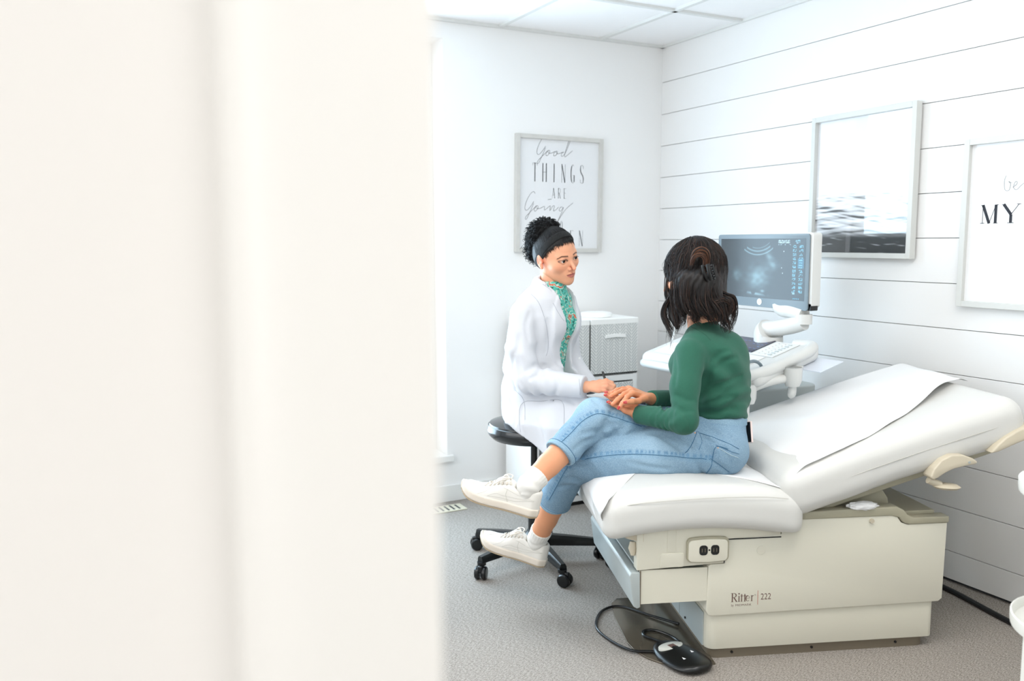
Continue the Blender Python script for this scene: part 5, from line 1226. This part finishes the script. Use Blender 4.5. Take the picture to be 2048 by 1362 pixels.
# hair
M['hair'] = mat('dark_brown_hair', (.135, .095, .080), .46, attr='col', spec=.35, bump=(90, .55, .003, (1, 1, .08)))
def hairmass(P):
    d = ell(P, HC+HR[2]*.028-HR[1]*.014, (.088, .108, .104), HR)
    d = smin(d, ell(P, HC+np.array((.045, -.045, -.035)), (.070, .055, .085), HR), .03)
    L_ = [(pv([(1352, 530, .32), (1343, 570, .32), (1338, 605, .31), (1346, 635, .28), (1353, 655, .25)]), [.028, .024, .016, .012, .007]),
          (pv([(1375, 560, .23), (1370, 600, .22), (1366, 625, .21)]), [.040, .030, .016]), (pv([(1400, 560, .21), (1402, 598, .20), (1404, 620, .19)]), [.042, .032, .014]),
          (pv([(1420, 560, .22), (1430, 595, .21), (1438, 615, .20), (1446, 635, .19)]), [.034, .026, .020, .010])]
    for p_, r_ in L_: d = smin(d, chain(P, p_, r_, .012), .014)
    face = ell(P, HC+HR[1]*.088+HR[2]*(-.035), (.060, .050, .080), HR); d = smax(d, -face, .012)
    ang = np.arctan2(P[..., 0]-HC[0], P[..., 1]-HC[1]); d = d+.0018*np.sin(ang*34+9*np.sin(P[..., 2]*20))
    return d
V, F = nets(hairmass, (-.12, .08, 1.00), (.20, .46, 1.42), .0042); V = relax(V, F, 1)
def haircol(V): 
    n = np.sin(V[:, 0]*160+V[:, 1]*120)*.5+np.sin(V[:, 2]*30+V[:, 0]*90)*.5; w = np.clip(n*.5+.1, 0, 1)[:, None]*.6; return np.array(lin((.075, .055, .05)))*(1-w)+np.array(lin((.16, .10, .075)))*w
hr = mesh_obj('hair', V, F, M['hair'], pt, True, haircol(V)); HT = BVHTree.FromPolygons([Vector(p) for p in V], [tuple(q) for q in F])
def strandset(paths, n, spread, r, seed, par, name, m, cols, wave=.004, taper=True):
    """bundles of hair strands following guide paths"""
    rr = random.Random(seed); vv = []; ff = []; cc = []
    for i in range(n):
        g_ = paths[i % len(paths)]; P_ = [np.array(q) for q in spl(g_[0], 6)]; sp = g_[1] if len(g_) > 1 else [spread]*2
        a = rr.uniform(0, 6.28); q = math.sqrt(rr.random()); a2 = rr.uniform(-.5, .5); ph = rr.uniform(0, 6.28); st = rr.uniform(0, .38) if taper == 2 else rr.uniform(0, .12); en = rr.uniform(.74, 1.03); L_ = []
        N_ = len(P_)
        for k in range(N_):
            t = k/(N_-1)
            if t < st or t > en: continue
            tg = P_[min(k+1, N_-1)]-P_[max(k-1, 0)]; tg /= np.linalg.norm(tg)+1e-9; e = np.cross(tg, (.3, .8, .1)); e /= np.linalg.norm(e); h = np.cross(tg, e)
            w = sp[0]+(sp[1]-sp[0])*t; aa = a+a2*t*3; L_.append(P_[k]+(e*math.cos(aa)+h*math.sin(aa))*w*q+e*wave*math.sin(ph+t*7)*t)
        if len(L_) < 4: continue
        R0 = r*rr.uniform(.7, 1.4); rad = [R0*(1-.75*(k/(len(L_)-1))**2)*min(1, .15+k/4) if taper else R0 for k in range(len(L_))]
        mb = MB().tube(L_, rad, 4, cap=False); o_ = len(vv); vv += mb.v; ff += [tuple(o_+x for x in f_) for f_ in mb.f]; c_ = np.array(lin(cols[rr.randrange(len(cols))])); cc += [c_]*len(mb.v)
    return mesh_obj(name, vv, ff, m, par, True, np.array(cc))
HCOL = [(.075, .055, .05), (.095, .065, .055), (.15, .095, .07), (.24, .15, .105), (.06, .05, .05), (.085, .065, .06)]
# strands lying on the crown: from the parting at the top down and back to the clip / sides
clipP = np.array(PV(1412, 545, .195)); pth = []
rr = random.Random(12)
for i in range(500):
    a = rr.uniform(-2.9, 2.9); b0 = rr.uniform(.0, .35); ptsL = []
    for k in range(9):
        t = k/8; el = math.radians(90-(b0*60)-t*rr.uniform(78, 128)); az = a*(.55+.45*t)
        loc = np.array([.090*math.sin(az)*math.cos(el), -.108*math.cos(az)*math.cos(el)-.014, .104*math.sin(el)+.028])
        p = place(loc[None], HR, HC)[0]; h = HT.find_nearest(Vector(p))
        if h[0] is None: break
        ptsL.append(np.array(h[0])+np.array(h[1])*.0016)
    lf = place(np.array([[.0, .06, -.0]]), HR, HC)[0]
    if len(ptsL) > 6: pth.append((ptsL, [.002, .004]))
strandset(pth, 1000, .003, .0007, 5, hr, 'crown_strands', M['hair'], HCOL, .001)
# locks falling to the shoulders, curling outward
LK = [(pv([(1396, 575, .20), (1399, 610, .19), (1392, 636, .19), (1402, 650, .19)]), [.018, .010]), (pv([(1347, 515, .30), (1337, 555, .31), (1336, 590, .31), (1344, 615, .29), (1356, 635, .26), (1360, 655, .24)]), [.012, .010]),
      (pv([(1350, 560, .28), (1342, 590, .29), (1330, 612, .29), (1328, 632, .28), (1338, 655, .26), (1346, 675, .25)]), [.007, .008]),
      (pv([(1352, 530, .26), (1346, 580, .26), (1350, 618, .25), (1356, 645, .24), (1352, 668, .24)]), [.013, .010]),
      (pv([(1360, 520, .22), (1356, 570, .22), (1358, 610, .21), (1368, 635, .20), (1362, 655, .20)]), [.018, .010]),
      (pv([(1375, 545, .20), (1370, 585, .19), (1376, 612, .18), (1386, 630, .175), (1380, 640, .18)]), [.022, .012]),
      (pv([(1392, 555, .185), (1388, 590, .18), (1394, 615, .17), (1406, 628, .165), (1418, 632, .165)]), [.022, .012]),
      (pv([(1405, 560, .18), (1404, 595, .175), (1412, 618, .165), (1424, 640, .16), (1426, 652, .165)]), [.020, .010]),
      (pv([(1415, 560, .18), (1418, 595, .175), (1430, 615, .165), (1438, 634, .16), (1432, 650, .165)]), [.018, .010]),
      (pv([(1422, 560, .19), (1430, 592, .18), (1443, 612, .17), (1449, 636, .165), (1458, 655, .16), (1456, 666, .165)]), [.017, .009]),
      (pv([(1432, 555, .21), (1438, 580, .21), (1452, 590, .205), (1467, 596, .20), (1470, 618, .20), (1466, 642, .195), (1456, 660, .19)]), [.010, .007]),
      (pv([(1422, 585, .195), (1440, 600, .19), (1458, 600, .185), (1463, 615, .18), (1452, 630, .175), (1447, 650, .17), (1454, 664, .17)]), [.013, .008]),
      (pv([(1408, 600, .18), (1428, 604, .17), (1446, 600, .17), (1458, 608, .17), (1456, 628, .17), (1446, 640, .17)]), [.012, .007])]
strandset(LK, 1250, .012, .00085, 7, hr, 'lock_strands', M['hair'], HCOL, .006, 2)
thin = [(pv([(1333, 600, .30), (1328, 630, .29), (1334, 655, .28), (1342, 685, .26)]), [.006, .012]), (pv([(1340, 610, .28), (1335, 640, .27), (1340, 670, .26), (1339, 700, .25)]), [.005, .009])]
strandset(thin, 22, .006, .0006, 8, hr, 'loose_wisps', M['hair'], HCOL, .008)
# twist gathered above the claw clip
tw_ = [(pv([(1385, 520, .195), (1392, 505, .185), (1403, 500, .180), (1413, 506, .178), (1415, 522, .180), (1410, 540, .182)]), [.011, .009]), (pv([(1382, 535, .195), (1388, 515, .182), (1400, 509, .175), (1409, 516, .172), (1410, 532, .176), (1408, 550, .180)]), [.007, .007])]
strandset(tw_, 300, .011, .0008, 9, hr, 'hair_twist', M['hair'], [(.20, .13, .10), (.33, .21, .145), (.42, .27, .18), (.13, .09, .08)], .001)
hc_ = MB()
for i in range(6):
    a, b = PV(1408+i*2.4, 532+i*5.2, .166), PV(1424+i*1.0, 530+i*5.0, .170); mdl = (np.array(a)+np.array(b))/2+np.array((-.0, -.016, .0)); hc_.tube(spl([a, mdl, b], 5), [.0028]*11, 6)
hc_.tube(spl([PV(1415, 528, .146), PV(1418, 544, .142), PV(1422, 560, .148)], 5), .0062, 8); hc_.tube(spl([PV(1405, 530, .165), PV(1408, 547, .160), PV(1416, 562, .166)], 5), .0052, 8); hc_.tube(spl([PV(1424, 529, .168), PV(1429, 545, .165), PV(1429, 559, .170)], 5), .0050, 8)
hc_.build('claw_clip', M['black2'], hr, True)
# phone in the back pocket
R_ = Matrix.Translation(TW(.190, .205, .705)) @ Matrix.Rotation(TR+math.radians(118), 4, 'Z') @ Matrix.Rotation(math.radians(9), 4, 'X') @ Matrix.Rotation(math.radians(14), 4, 'Y')
ph = MB().box((-.036, -.0045, -.038), (.036, .0045, .036), .0042).build('phone', mat('pale_phone_case', (.90, .82, .80), .35)); ph.matrix_world = R_
tag(ph, 'phone with a pale case sticking out of the back pocket of the seated patient\'s jeans', 'phone')
MB().box((-.033, .0040, -.035), (.033, .0052, .033), .0010).build('phone_screen', M['black2'], ph)
# ------------------------------------------------------------------ the doctor on the rolling stool
dc = empty('person', 'person in a white coat and black headband, writing while seated on a stool', 'person', TA, TR)
SK2 = (.86, .62, .49)
M['coat'] = mat('white_cotton_coat', (.80, .805, .825), .8, sheen=.1, bump=(900, .10, .0004)); M['coats'] = mat('coat_seam', (.62, .63, .66), .85); M['trous'] = mat('dark_trousers', (.12, .13, .16), .85)
def floral():
    m = bpy.data.materials.new('floral_blouse'); m.use_nodes = True; nt = m.node_tree; N = nt.nodes; L = nt.links; b = N['Principled BSDF']; b.inputs['Roughness'].default_value = .7
    tc = N.new('ShaderNodeTexCoord'); z = N.new('ShaderNodeTexNoise'); z.inputs['Scale'].default_value = 48; z.inputs['Detail'].default_value = 1.5; z.inputs['Distortion'].default_value = 1.2; L.new(tc.outputs['Object'], z.inputs[0])
    r = N.new('ShaderNodeValToRGB'); cr = r.color_ramp; cr.interpolation = 'CONSTANT'; cr.elements[0].position = 0; cr.elements[0].color = (*lin((.10, .36, .32)), 1); cr.elements[1].position = .36; cr.elements[1].color = (*lin((.30, .68, .62)), 1)
    for p, c in ((.53, (.78, .86, .80)), (.58, (.36, .72, .66)), (.615, (.80, .33, .22)), (.68, (.88, .55, .42)), (.70, (.22, .50, .44))): e = cr.elements.new(p); e.color = (*lin(c), 1)
    L.new(z.outputs[0], r.inputs[0]); L.new(r.outputs[0], b.inputs['Base Color']); return m
M['floral'] = floral()
DF = (.77, -.64); FD = frame(DF); rD, fD = FD[0][:2], FD[1][:2]
def cz(z):      # torso centre line
    return np.interp(z, [.62, .72, .84, .96, 1.08, 1.17], [-.425, -.425, -.420, -.402, -.385, -.372]), np.interp(z, [.62, .72, .84, .96, 1.08, 1.17], [.935, .93, .928, .925, .920, .903])
def bodyc(P):
    cs, cv = cz(P[..., 2]); x = (P[..., 0]-cs)*rD[0]+(P[..., 1]-cv)*rD[1]; y = (P[..., 0]-cs)*fD[0]+(P[..., 1]-cv)*fD[1]; return x, y, P[..., 2]
def D3(x, y, z):
    cs, cv = cz(z); return (float(cs+x*rD[0]+y*fD[0]), float(cv+x*rD[1]+y*fD[1]), z)
dshR, dshL = (-.487, .812, 1.070), (-.283, 1.030, 1.075)
delR, dwrR = PV(1056, 760, .755), PV(1172, 774, .625)
delL, dwrL = (-.262, 1.000, .850), (-.185, .86, .735)
def torso(P, g=0.0):
    x, y, z = bodyc(P)
    rx = np.interp(z, [.60, .72, .84, .95, 1.06, 1.13, 1.18], [.135, .150, .145, .152, .165, .130, .07])+g; ry = np.interp(z, [.60, .72, .84, .95, 1.06, 1.13, 1.18], [.115, .122, .116, .116, .112, .092, .06])+g
    k = np.sqrt((x/rx)**2+(y/ry)**2); d = (k-1)*np.minimum(rx, ry)*.9
    d = smax(d, z-1.175, .03); d = smin(d, ell(P, D3(.06, .075, 1.02), (.055, .05, .055)), .04); d = smin(d, ell(P, D3(-.06, .075, 1.02), (.055, .05, .055)), .04)
    return d
def coatsolid(P):
    x, y, z = bodyc(P)
    d = torso(P, .010)
    d = smin(d, seg(P, (dshR[0]+.03, dshR[1]+.03, 1.082), (dshL[0]-.03, dshL[1]-.03, 1.086), .050, .050), .04)
    nb = (-.378, .902, 1.178); d = smin(d, seg(P, nb, (dshR[0]+.03, dshR[1]+.03, 1.10), .044, .038), .04); d = smin(d, seg(P, nb, (dshL[0]-.03, dshL[1]-.03, 1.10), .040, .036), .04)
    d = smin(d, chain(P, [D3(0, -.01, .84), D3(0, .075, .74), D3(0, .13, .69)], [.105, .125, .105], .03), .05)      # coat bunching over the lap
    d = smax(d, .628-z, .02)
    # skirt of the coat: thin cloth hanging on the near side, over the stool edge
    xs = (P[..., 0]+.553)*.80+(P[..., 1]-.766)*(-.60); ns = (P[..., 0]+.553)*(-.60)+(P[..., 1]-.766)*(-.80)
    hem = .632-.63*np.clip(xs, 0, .25); wav = .006*np.sin(xs*42)
    sl = np.abs(ns-wav+.6*np.clip(z-.64, 0, 1))-.008; sl = smax(smax(sl, hem-z, .006), z-.78, .03); sl = smax(smax(sl, -xs-.030, .02), xs-.34, .02); d = smin(d, sl, .030)
    th = chain(P, [D3(.08, .02, .67), (-.32, .79, .665), (-.20, .765, .655)], [.10, .085, .075], .02); d = smin(d, th, .04)
    # creases
    d = d+.0055*np.sin((x*.6+z)*62+2*np.sin(20*y))*np.exp(-((z-.80)/.07)**2)+.0040*np.sin((x-.5*z)*70)*np.exp(-((z-.95)/.09)**2)
    return d
def sleeves(P):
    aR = chain(P, [dshR, (-.505, .785, .93), delR], [.057, .056, .054], .02); u = (np.array(dwrR)-np.array(delR)); Lf = np.linalg.norm(u); u /= Lf
    q = P-np.array(delR, np.float32); t = q@u.astype(np.float32)
    f = seg(P, delR, dwrR, .054, .044)+.0055*np.sin(t*120+14*(q[..., 2]))*np.exp(-((t-.05)/.06)**2); f = smax(f, t-Lf+.004, .003)
    a = smin(aR, f, .022); a = a+.0060*np.sin((q@np.array((.6, -.3, .74), np.float32))*105+1.2)*np.exp(-(q*q).sum(-1)/.0050)
    a = a+.0045*np.sin((P[..., 2]*.9+P[..., 0]*.5)*75)*np.exp(-((P[..., 2]-.93)/.07)**2)
    u2 = np.array(dwrL)-np.array(delL); L2 = np.linalg.norm(u2); u2 /= L2
    b = smin(chain(P, [dshL, delL], [.052, .044], .02), smax(seg(P, delL, dwrL, .044, .036), (P-np.array(delL, np.float32))@u2.astype(np.float32)-L2, .003), .02)
    return smin(a, b, .001)
def wopen(z): return np.interp(z, [.55, .66, .74, .80, .90, 1.00, 1.08, 1.15], [.09, .075, .055, .042, .038, .045, .058, .062])
def coat(P):
    x, y, z = bodyc(P); c = coatsolid(P)
    w = wopen(z); lap = np.clip((1.13-z)/.25, 0, 1); lw = .060*np.sin(np.clip((z-.84)/.30, 0, 1)*3.14)**.8+.004
    band = smax(np.abs(np.abs(x)-w-lw/2)-lw/2, -y+.02, .004); d = np.minimum(c, smax(c-.0055, smax(band, .85-z, .003), .0015))
    col_ = ell(P, (-.374, .902, 1.185), (.073, .066, .048), FD); d = smin(d, smax(smax(col_, z-(1.216-.25*(y+.05)), .004), y-.040, .01), .006)
    wedge = smax(np.abs(x)-w, -y+.0, .006); d = smax(d, -wedge, .003)
    neck = seg(P, (-.362, .892, 1.12), (-.345, .875, 1.27), .058, .058); d = smax(d, -neck, .009)
    s_ = sleeves(P); q = smin(d, s_, .006)
    return q
CG = [([(1040, 672), (1034, 710), (1042, 748)], .009), ([(1096, 640), (1098, 672), (1092, 705)], .010), ([(1052, 742), (1076, 730), (1100, 736)], .009), ([(1060, 758), (1086, 746), (1106, 752)], .008), ([(1040, 765), (1056, 786), (1084, 796)], .008), ([(1112, 748), (1116, 768), (1110, 790)], .008), ([(1030, 700), (1024, 740), (1030, 780)], .007),
      ([(1104, 800), (1130, 796), (1150, 808)], .007), ([(1046, 812), (1040, 850), (1050, 872)], .006), ([(1075, 840), (1085, 870), (1088, 890)], .006), ([(1020, 800), (1032, 826), (1030, 850)], .008), ([(1060, 625), (1052, 650), (1056, 680)], .006)]
V, F = nets(grooved(coat, (-.66, .54, .42), (-.10, 1.13, 1.27), CG, .012), (-.66, .54, .42), (-.10, 1.13, 1.27), .0048); CV = relax(V, F, 3); CF = F
ct = mesh_obj('lab_coat', CV, CF, M['coat'], dc, True)
for nm, q in (('armhole_seam', [(1062, 588), (1078, 606), (1090, 640), (1096, 672), (1096, 700), (1092, 712)]), ('lapel_edge', [(1106, 606), (1118, 628), (1140, 665), (1162, 700), (1168, 716)]), ('pocket_seam', [(1042, 880), (1040, 808), (1083, 803), (1125, 801), (1128, 850)]),
              ('cuff_seam', [(1158, 758), (1160, 775), (1160, 790)]), ('collar_notch', [(1085, 568), (1098, 577), (1104, 583)]), ('side_seam', [(1030, 780), (1048, 800), (1050, 840)])):
    stitch(nm, CV, CF, q, .0009, M['coats'], ct, .0001)
for x, y in ((1159, 717), (1178, 790)):
    q = pen(CV, CF, [(x, y), (x+.6, y+.6)], 0, 1)
    if q: MB().lathe([(.0005, -.002), (.0065, -.001), (.0065, .001), (.0005, .002)], (0, 0, 0), 16, 1).xform(Matrix.Translation(Vector(q[0])) @ Matrix.Rotation(math.radians(40), 4, 'Z')).build('button', M['plast'], ct, True)
# blouse
def blouse(P):
    x, y, z = bodyc(P); d = torso(P, -.002); d = d+.0016*np.sin(x*330+3*np.sin(z*14))*(y > 0)
    nk = seg(P, (-.365, .893, 1.13), (-.352, .882, 1.205), .0535, .0515); a = np.arctan2(x, y); nk = smax(nk, z-1.196-.003*np.sin(a*26), .002)+.0012*np.sin(a*40); d = smin(d, nk, .02)
    return smax(d, .74-z, .01)
V, F = nets(blouse, (-.60, .72, .72), (-.18, 1.12, 1.22), .005); V = relax(V, F, 1); mesh_obj('blouse', V, F, M['floral'], dc, True)
# legs in dark trousers and black shoes, mostly hidden by the exam table
def trous(P):
    d = chain(P, [(-.46, .86, .70), (-.25, .795, .675), (-.065, .765, .640), (-.075, .775, .40), (-.085, .785, .13)], [.095, .080, .060, .052, .046], .02)
    e = chain(P, [(-.39, 1.0, .70), (-.18, .99, .675), (.015, .975, .640), (.005, .985, .40), (-.005, .99, .13)], [.095, .080, .060, .052, .046], .02)
    return smin(smin(d, e, .005), ell(P, (-.42, .93, .70), (.11, .09, .07), FD), .03)
sculpt('trousers', trous, (-.62, .70, .10), (.10, 1.12, .84), .008, M['trous'], dc, 1)
for x, y in ((-.085, .785), (-.005, .99)):
    f = lambda P, x=x, y=y: smax(smin(ell(P, (x+.055, y, .035), (.125, .043, .045)), seg(P, (x, y, .05), (x, y, .13), .040, .038), .02), -P[..., 2]+.004, .003)
    sculpt('black_shoe', f, (x-.12, y-.06, -.005), (x+.20, y+.06, .16), .005, M['black2'], dc, 1)
# head
DHC = np.array(PV(1113, 512, .862)); DHR = frame((.52, -.854), math.radians(10), math.radians(13))
Vh, Fh = nets(headsdf, (-.10, -.12, -.17), (.10, .13, .13), .0015); Vh = relax(Vh, Fh, 1); parts = [(place(Vh, DHR, DHC), Fh, headcol(Vh, (.86, .62, .49), (.66, .36, .34), (.20, .13, .11)))]
RD = dict(i=pv([(1198, 766, .600), (1212, 761, .580), (1224, 766, .570), (1227, 775, .565)]), m=pv([(1200, 770, .585), (1215, 767, .565), (1228, 772, .556), (1228, 780, .556)]), r=pv([(1200, 775, .575), (1214, 774, .557), (1224, 779, .552), (1220, 786, .556)]),
          p=pv([(1198, 780, .572), (1210, 781, .558), (1217, 786, .556), (1210, 790, .560)]), t=pv([(1186, 768, .635), (1200, 764, .625), (1212, 767, .605), (1221, 773, .590)]))
addhand(RD, dwrR, delR, (-.2, -.7, .7), SK2, parts)
LD0 = dict(i=[(-.125, .800, .772), (-.118, .770, .770), (-.112, .748, .766), (-.108, .735, .762)], m=[(-.145, .795, .770), (-.140, .765, .768), (-.135, .742, .764), (-.130, .730, .760)], r=[(-.162, .795, .768), (-.160, .768, .766), (-.156, .748, .762), (-.152, .737, .758)],
          p=[(-.178, .798, .765), (-.178, .775, .763), (-.175, .758, .760), (-.172, .748, .757)], t=[(-.115, .835, .775), (-.098, .815, .780), (-.095, .792, .785), (-.098, .775, .788)])
LD = {k: [(p[0]-.035, p[1], p[2]-.040) for p in q] for k, q in LD0.items()}
addhand(LD, dwrL, delL, (0, .1, 1), SK2, parts)
def dcore(P):
    d = chain(P, [(-.43, .93, .70), D3(0, 0, .84), D3(0, 0, 1.0), (-.372, .900, 1.14), tuple(DHC+DHR[2]*(-.10))], [.10, .09, .09, .045, .040], .03)
    for a, b, c_ in ((dshR, delR, dwrR), (dshL, delL, dwrL)): d = smin(d, chain(P, [D3(0, 0, 1.07), a, b, c_], [.04, .034, .030, .020], .01), .01)
    for q in ([(-.46, .86, .70), (-.065, .765, .640), (-.085, .785, .10)], [(-.39, 1.0, .70), (.015, .975, .640), (-.005, .99, .10)]): d = smin(d, chain(P, q, [.06, .040, .028], .01), .01)
    return d
V, F = nets(dcore, (-.60, .58, .06), (.08, 1.12, 1.30), .010); parts.append((V, F, flat_col(V, SK2)))
# neck reaching from the collar to the skull
V, F = nets(lambda P: seg(P, (-.368, .896, 1.12), tuple(DHC+DHR[2]*(-.055)-DHR[1]*.020), .050, .049), (-.46, .78, 1.08), (-.26, .99, 1.34), .004); parts.append((V, F, flat_col(V, SK2)))
bV, bF, bC = joinmesh(parts); mesh_obj('body', bV, bF, M['skin'], dc, True, bC)
for sx in (-1, 1): eyeball(dc, DHR, DHC, sx, (-.10, -.05))
for sx in (-1, 1):      # lashes as a thin dark rim
    pts = [place(np.array([(sx*(.0315+.0128*math.cos(a)), .0862-.25*abs(.0128*math.cos(a))**1*.6, .0012+.0055*math.sin(a))]), DHR, DHC)[0] for a in [math.radians(q) for q in range(5, 176, 17)]]
    MB().tube(pts, [.0004]+[.0009]*(len(pts)-2)+[.0004], 5).build('eyelash', M['black'], dc, True)
# hair: sleek cap, headband, curly puff
M['hairb'] = mat('black_hair', (.06, .05, .05), .5, attr='col', spec=.30, bump=(120, .5, .002, (.25, 1, 1)))
def cap(P):
    Q = P; x, y, z = P[..., 0], P[..., 1], P[..., 2]
    d = ell(P, (0, -.012, .028), (.0785, .0985, .0905)); d = smin(d, ell(P, (0, -.045, -.010), (.062, .058, .060)), .03)
    zl = np.interp(y, [-.12, -.06, -.015, .010, .030, .055, .075, .10], [-.075, -.062, -.015, .016, .046, .064, .071, .071])-.006*np.exp(-((np.abs(x)-.060)/.012)**2)*(y > .0)
    return smax(d+.0032*np.clip((y-.01)/.04, 0, 1), zl-z, .003)
V, F = nets(cap, (-.10, -.13, -.10), (.10, .11, .14), .0026); V = relax(V, F, 1); W = place(V, DHR, DHC); n_ = np.clip(np.sin(V[:, 0]*700)*.5+.3, 0, 1)[:, None]*.5
dh = mesh_obj('hair', W, F, M['hairb'], dc, True, np.array(lin((.055, .05, .05)))*(1-n_)+np.array(lin((.20, .18, .175)))*n_)
# fine baby hairs over the hairline
rr = random.Random(4); vv = []; ff = []
CT = BVHTree.FromPolygons([Vector(p) for p in Vh], [tuple(q) for q in Fh])
for i in range(620):
    x = rr.uniform(-.068, .068); y = rr.uniform(.020, .078) if abs(x) < .05 else rr.uniform(.008, .045); zz = np.interp(y, [-.015, .010, .030, .055, .075], [-.015, .014, .044, .062, .069]); ln = rr.uniform(.001, .0085)*(1.0 if abs(x) < .045 else 1.3)
    pts = []
    for k in range(4):
        t = k/3; h = CT.find_nearest(Vector((x*(1+.02*t), y+ln*t*.8, zz+.009-.004*t-ln*(1.2*t)))); pts.append(tuple(place(np.array([tuple(h[0]+h[1]*.0010)]), DHR, DHC)[0]))
    mb = MB().tube(pts, [.0007, .0006, .0004, .0002], 3, cap=False); o_ = len(vv); vv += mb.v; ff += [tuple(o_+q for q in f_) for f_ in mb.f]
mesh_obj('hairline_wisps', vv, ff, M['hairb'], dh, True, flat_col(np.array(vv), (.07, .055, .05)))
CPT = BVHTree.FromPolygons([Vector(p) for p in V], [tuple(q) for q in F]); vv = []; ff = []; cc = []; rr = random.Random(21)
for i in range(900):
    a = rr.uniform(-1.75, 1.75); x0, y0, z0 = .074*math.sin(a), -.012+.092*math.cos(a), .020+.050*math.cos(a)*.9; pts = []; en = np.array((rr.uniform(-.018, .018), -.085, .085+rr.uniform(-.02, .012))); t0 = rr.uniform(-.02, .4)
    for k in range(11):
        t = t0+(1-t0)*k/10; p = np.array((x0, y0, z0))*(1-t)+en*t; p[2] += .045*math.sin(max(0, t)*3.14)*max(.25, math.cos(a)); h = CPT.find_nearest(Vector(p))
        pts.append(tuple(place(np.array([tuple(h[0]+h[1]*.0007)]), DHR, DHC)[0]))
    mb = MB().tube(pts, [.0001]+[.00055]*9+[.0003], 3, cap=False); o_ = len(vv); vv += mb.v; ff += [tuple(o_+q for q in f_) for f_ in mb.f]; cc += [lin([(.05, .045, .045), (.08, .07, .07), (.17, .155, .15), (.035, .03, .03)][rr.randrange(4)])]*len(mb.v)
mesh_obj('combed_strands', vv, ff, M['hairb'], dh, True, np.array(cc))
def bandh(P):
    x, y, z = P[..., 0], P[..., 1], P[..., 2]; d = ell(P, (0, -.012, .028), (.0800, .1005, .0925)); d = smin(d, ell(P, (0, -.045, -.010), (.0640, .060, .062)), .03); u = .80*y-.60*z+.0215; return smax(smax(d, np.abs(u)-.0150, .002), -z-.045, .004)
V, F = nets(bandh, (-.10, -.13, -.10), (.10, .11, .14), .0024); V = relax(V, F, 1); mesh_obj('headband', place(V, DHR, DHC), F, mat('black_knit_band', (.045, .045, .045), .85, bump=(260, .9, .003, (3, .3, .3))), dc, True)
def puff(P): return smin(ell(P, (0, -.075, .092), (.066, .052, .048)), ell(P, (0, -.110, .035), (.054, .038, .060)), .03)
V, F = nets(puff, (-.09, -.17, -.05), (.09, .0, .16), .004); mesh_obj('curl_core', place(V, DHR, DHC), F, M['hairb'], dh, True, flat_col(V, (.035, .03, .03)))
vv = []; ff = []; N3 = len(V)
for i in range(1700):
    p = V[rr.randrange(N3)]; n_ = p-np.array((0, -.070, .055)); n_ /= np.linalg.norm(n_); dr = n_*.75+np.array((rr.uniform(-.5, .5), rr.uniform(-.5, .3), rr.uniform(-.9, .5))); dr /= np.linalg.norm(dr)
    if p[1] < -.09 and rr.random() < .6: dr = dr*.6+np.array((0, -.15, -.75)); dr /= np.linalg.norm(dr)
    ln = rr.uniform(.008, .026)*(1.5 if p[2] < .05 else 1); rc = rr.uniform(.0028, .0056); tn = rr.uniform(2.0, 4.2); e = np.cross(dr, (.3, .5, .8)); e /= np.linalg.norm(e); g_ = np.cross(dr, e); ph = rr.uniform(0, 6); st = p-n_*.002; pts = []
    m_ = int(tn*7)
    for k in range(m_+1):
        t = k/m_; a = ph+t*tn*6.28; pts.append(st+dr*ln*t+(e*math.cos(a)+g_*math.sin(a))*rc*(.5+.5*t)+np.array((0, 0, -.012))*t*t)
    pts = place(np.array(pts), DHR, DHC); mb = MB().tube([tuple(q) for q in pts], [.00125*(1-.5*k/m_) for k in range(m_+1)], 3, cap=False); o_ = len(vv); vv += mb.v; ff += [tuple(o_+q for q in f_) for f_ in mb.f]
mesh_obj('curls', vv, ff, M['hairb'], dh, True, flat_col(np.array(vv), (.05, .042, .045)))
# pen and clipboard in the doctor's hands
a, b = np.array(PV(1205, 743, .600)), np.array(PV(1221, 790, .566)); d_ = (b-a)/np.linalg.norm(b-a)
pn = MB().tube([a, a+d_*.004, a+d_*.05, b-d_*.016, b-d_*.004, b], [.0036, .0046, .0048, .0046, .0020, .0006], 12).build('pen', M['black'], None, True); pn.location = TA; pn.rotation_euler.z = TR
tag(pn, 'black pen held upright in the hand of the person in the white coat', 'pen')
cb = empty('clipboard', 'pale clipboard with a paper sheet on the lap of the person in white', 'clipboard', TW(-.165, .695, .748), TR+math.radians(14))
Mx = Matrix.Rotation(math.radians(-3), 4, 'X')
MB().box((-.085, -.105, 0), (.115, .125, .003), .001).xform(Mx).build('board', mat('clipboard_clear', (.86, .88, .88), .2), cb); MB().box((-.078, -.100, .0034), (.108, .100, .0042)).xform(Mx).build('sheet', M['paper'], cb); MB().box((-.03, .102, .003), (.05, .124, .011), .003).xform(Mx).build('clip', M['steel'], cb)
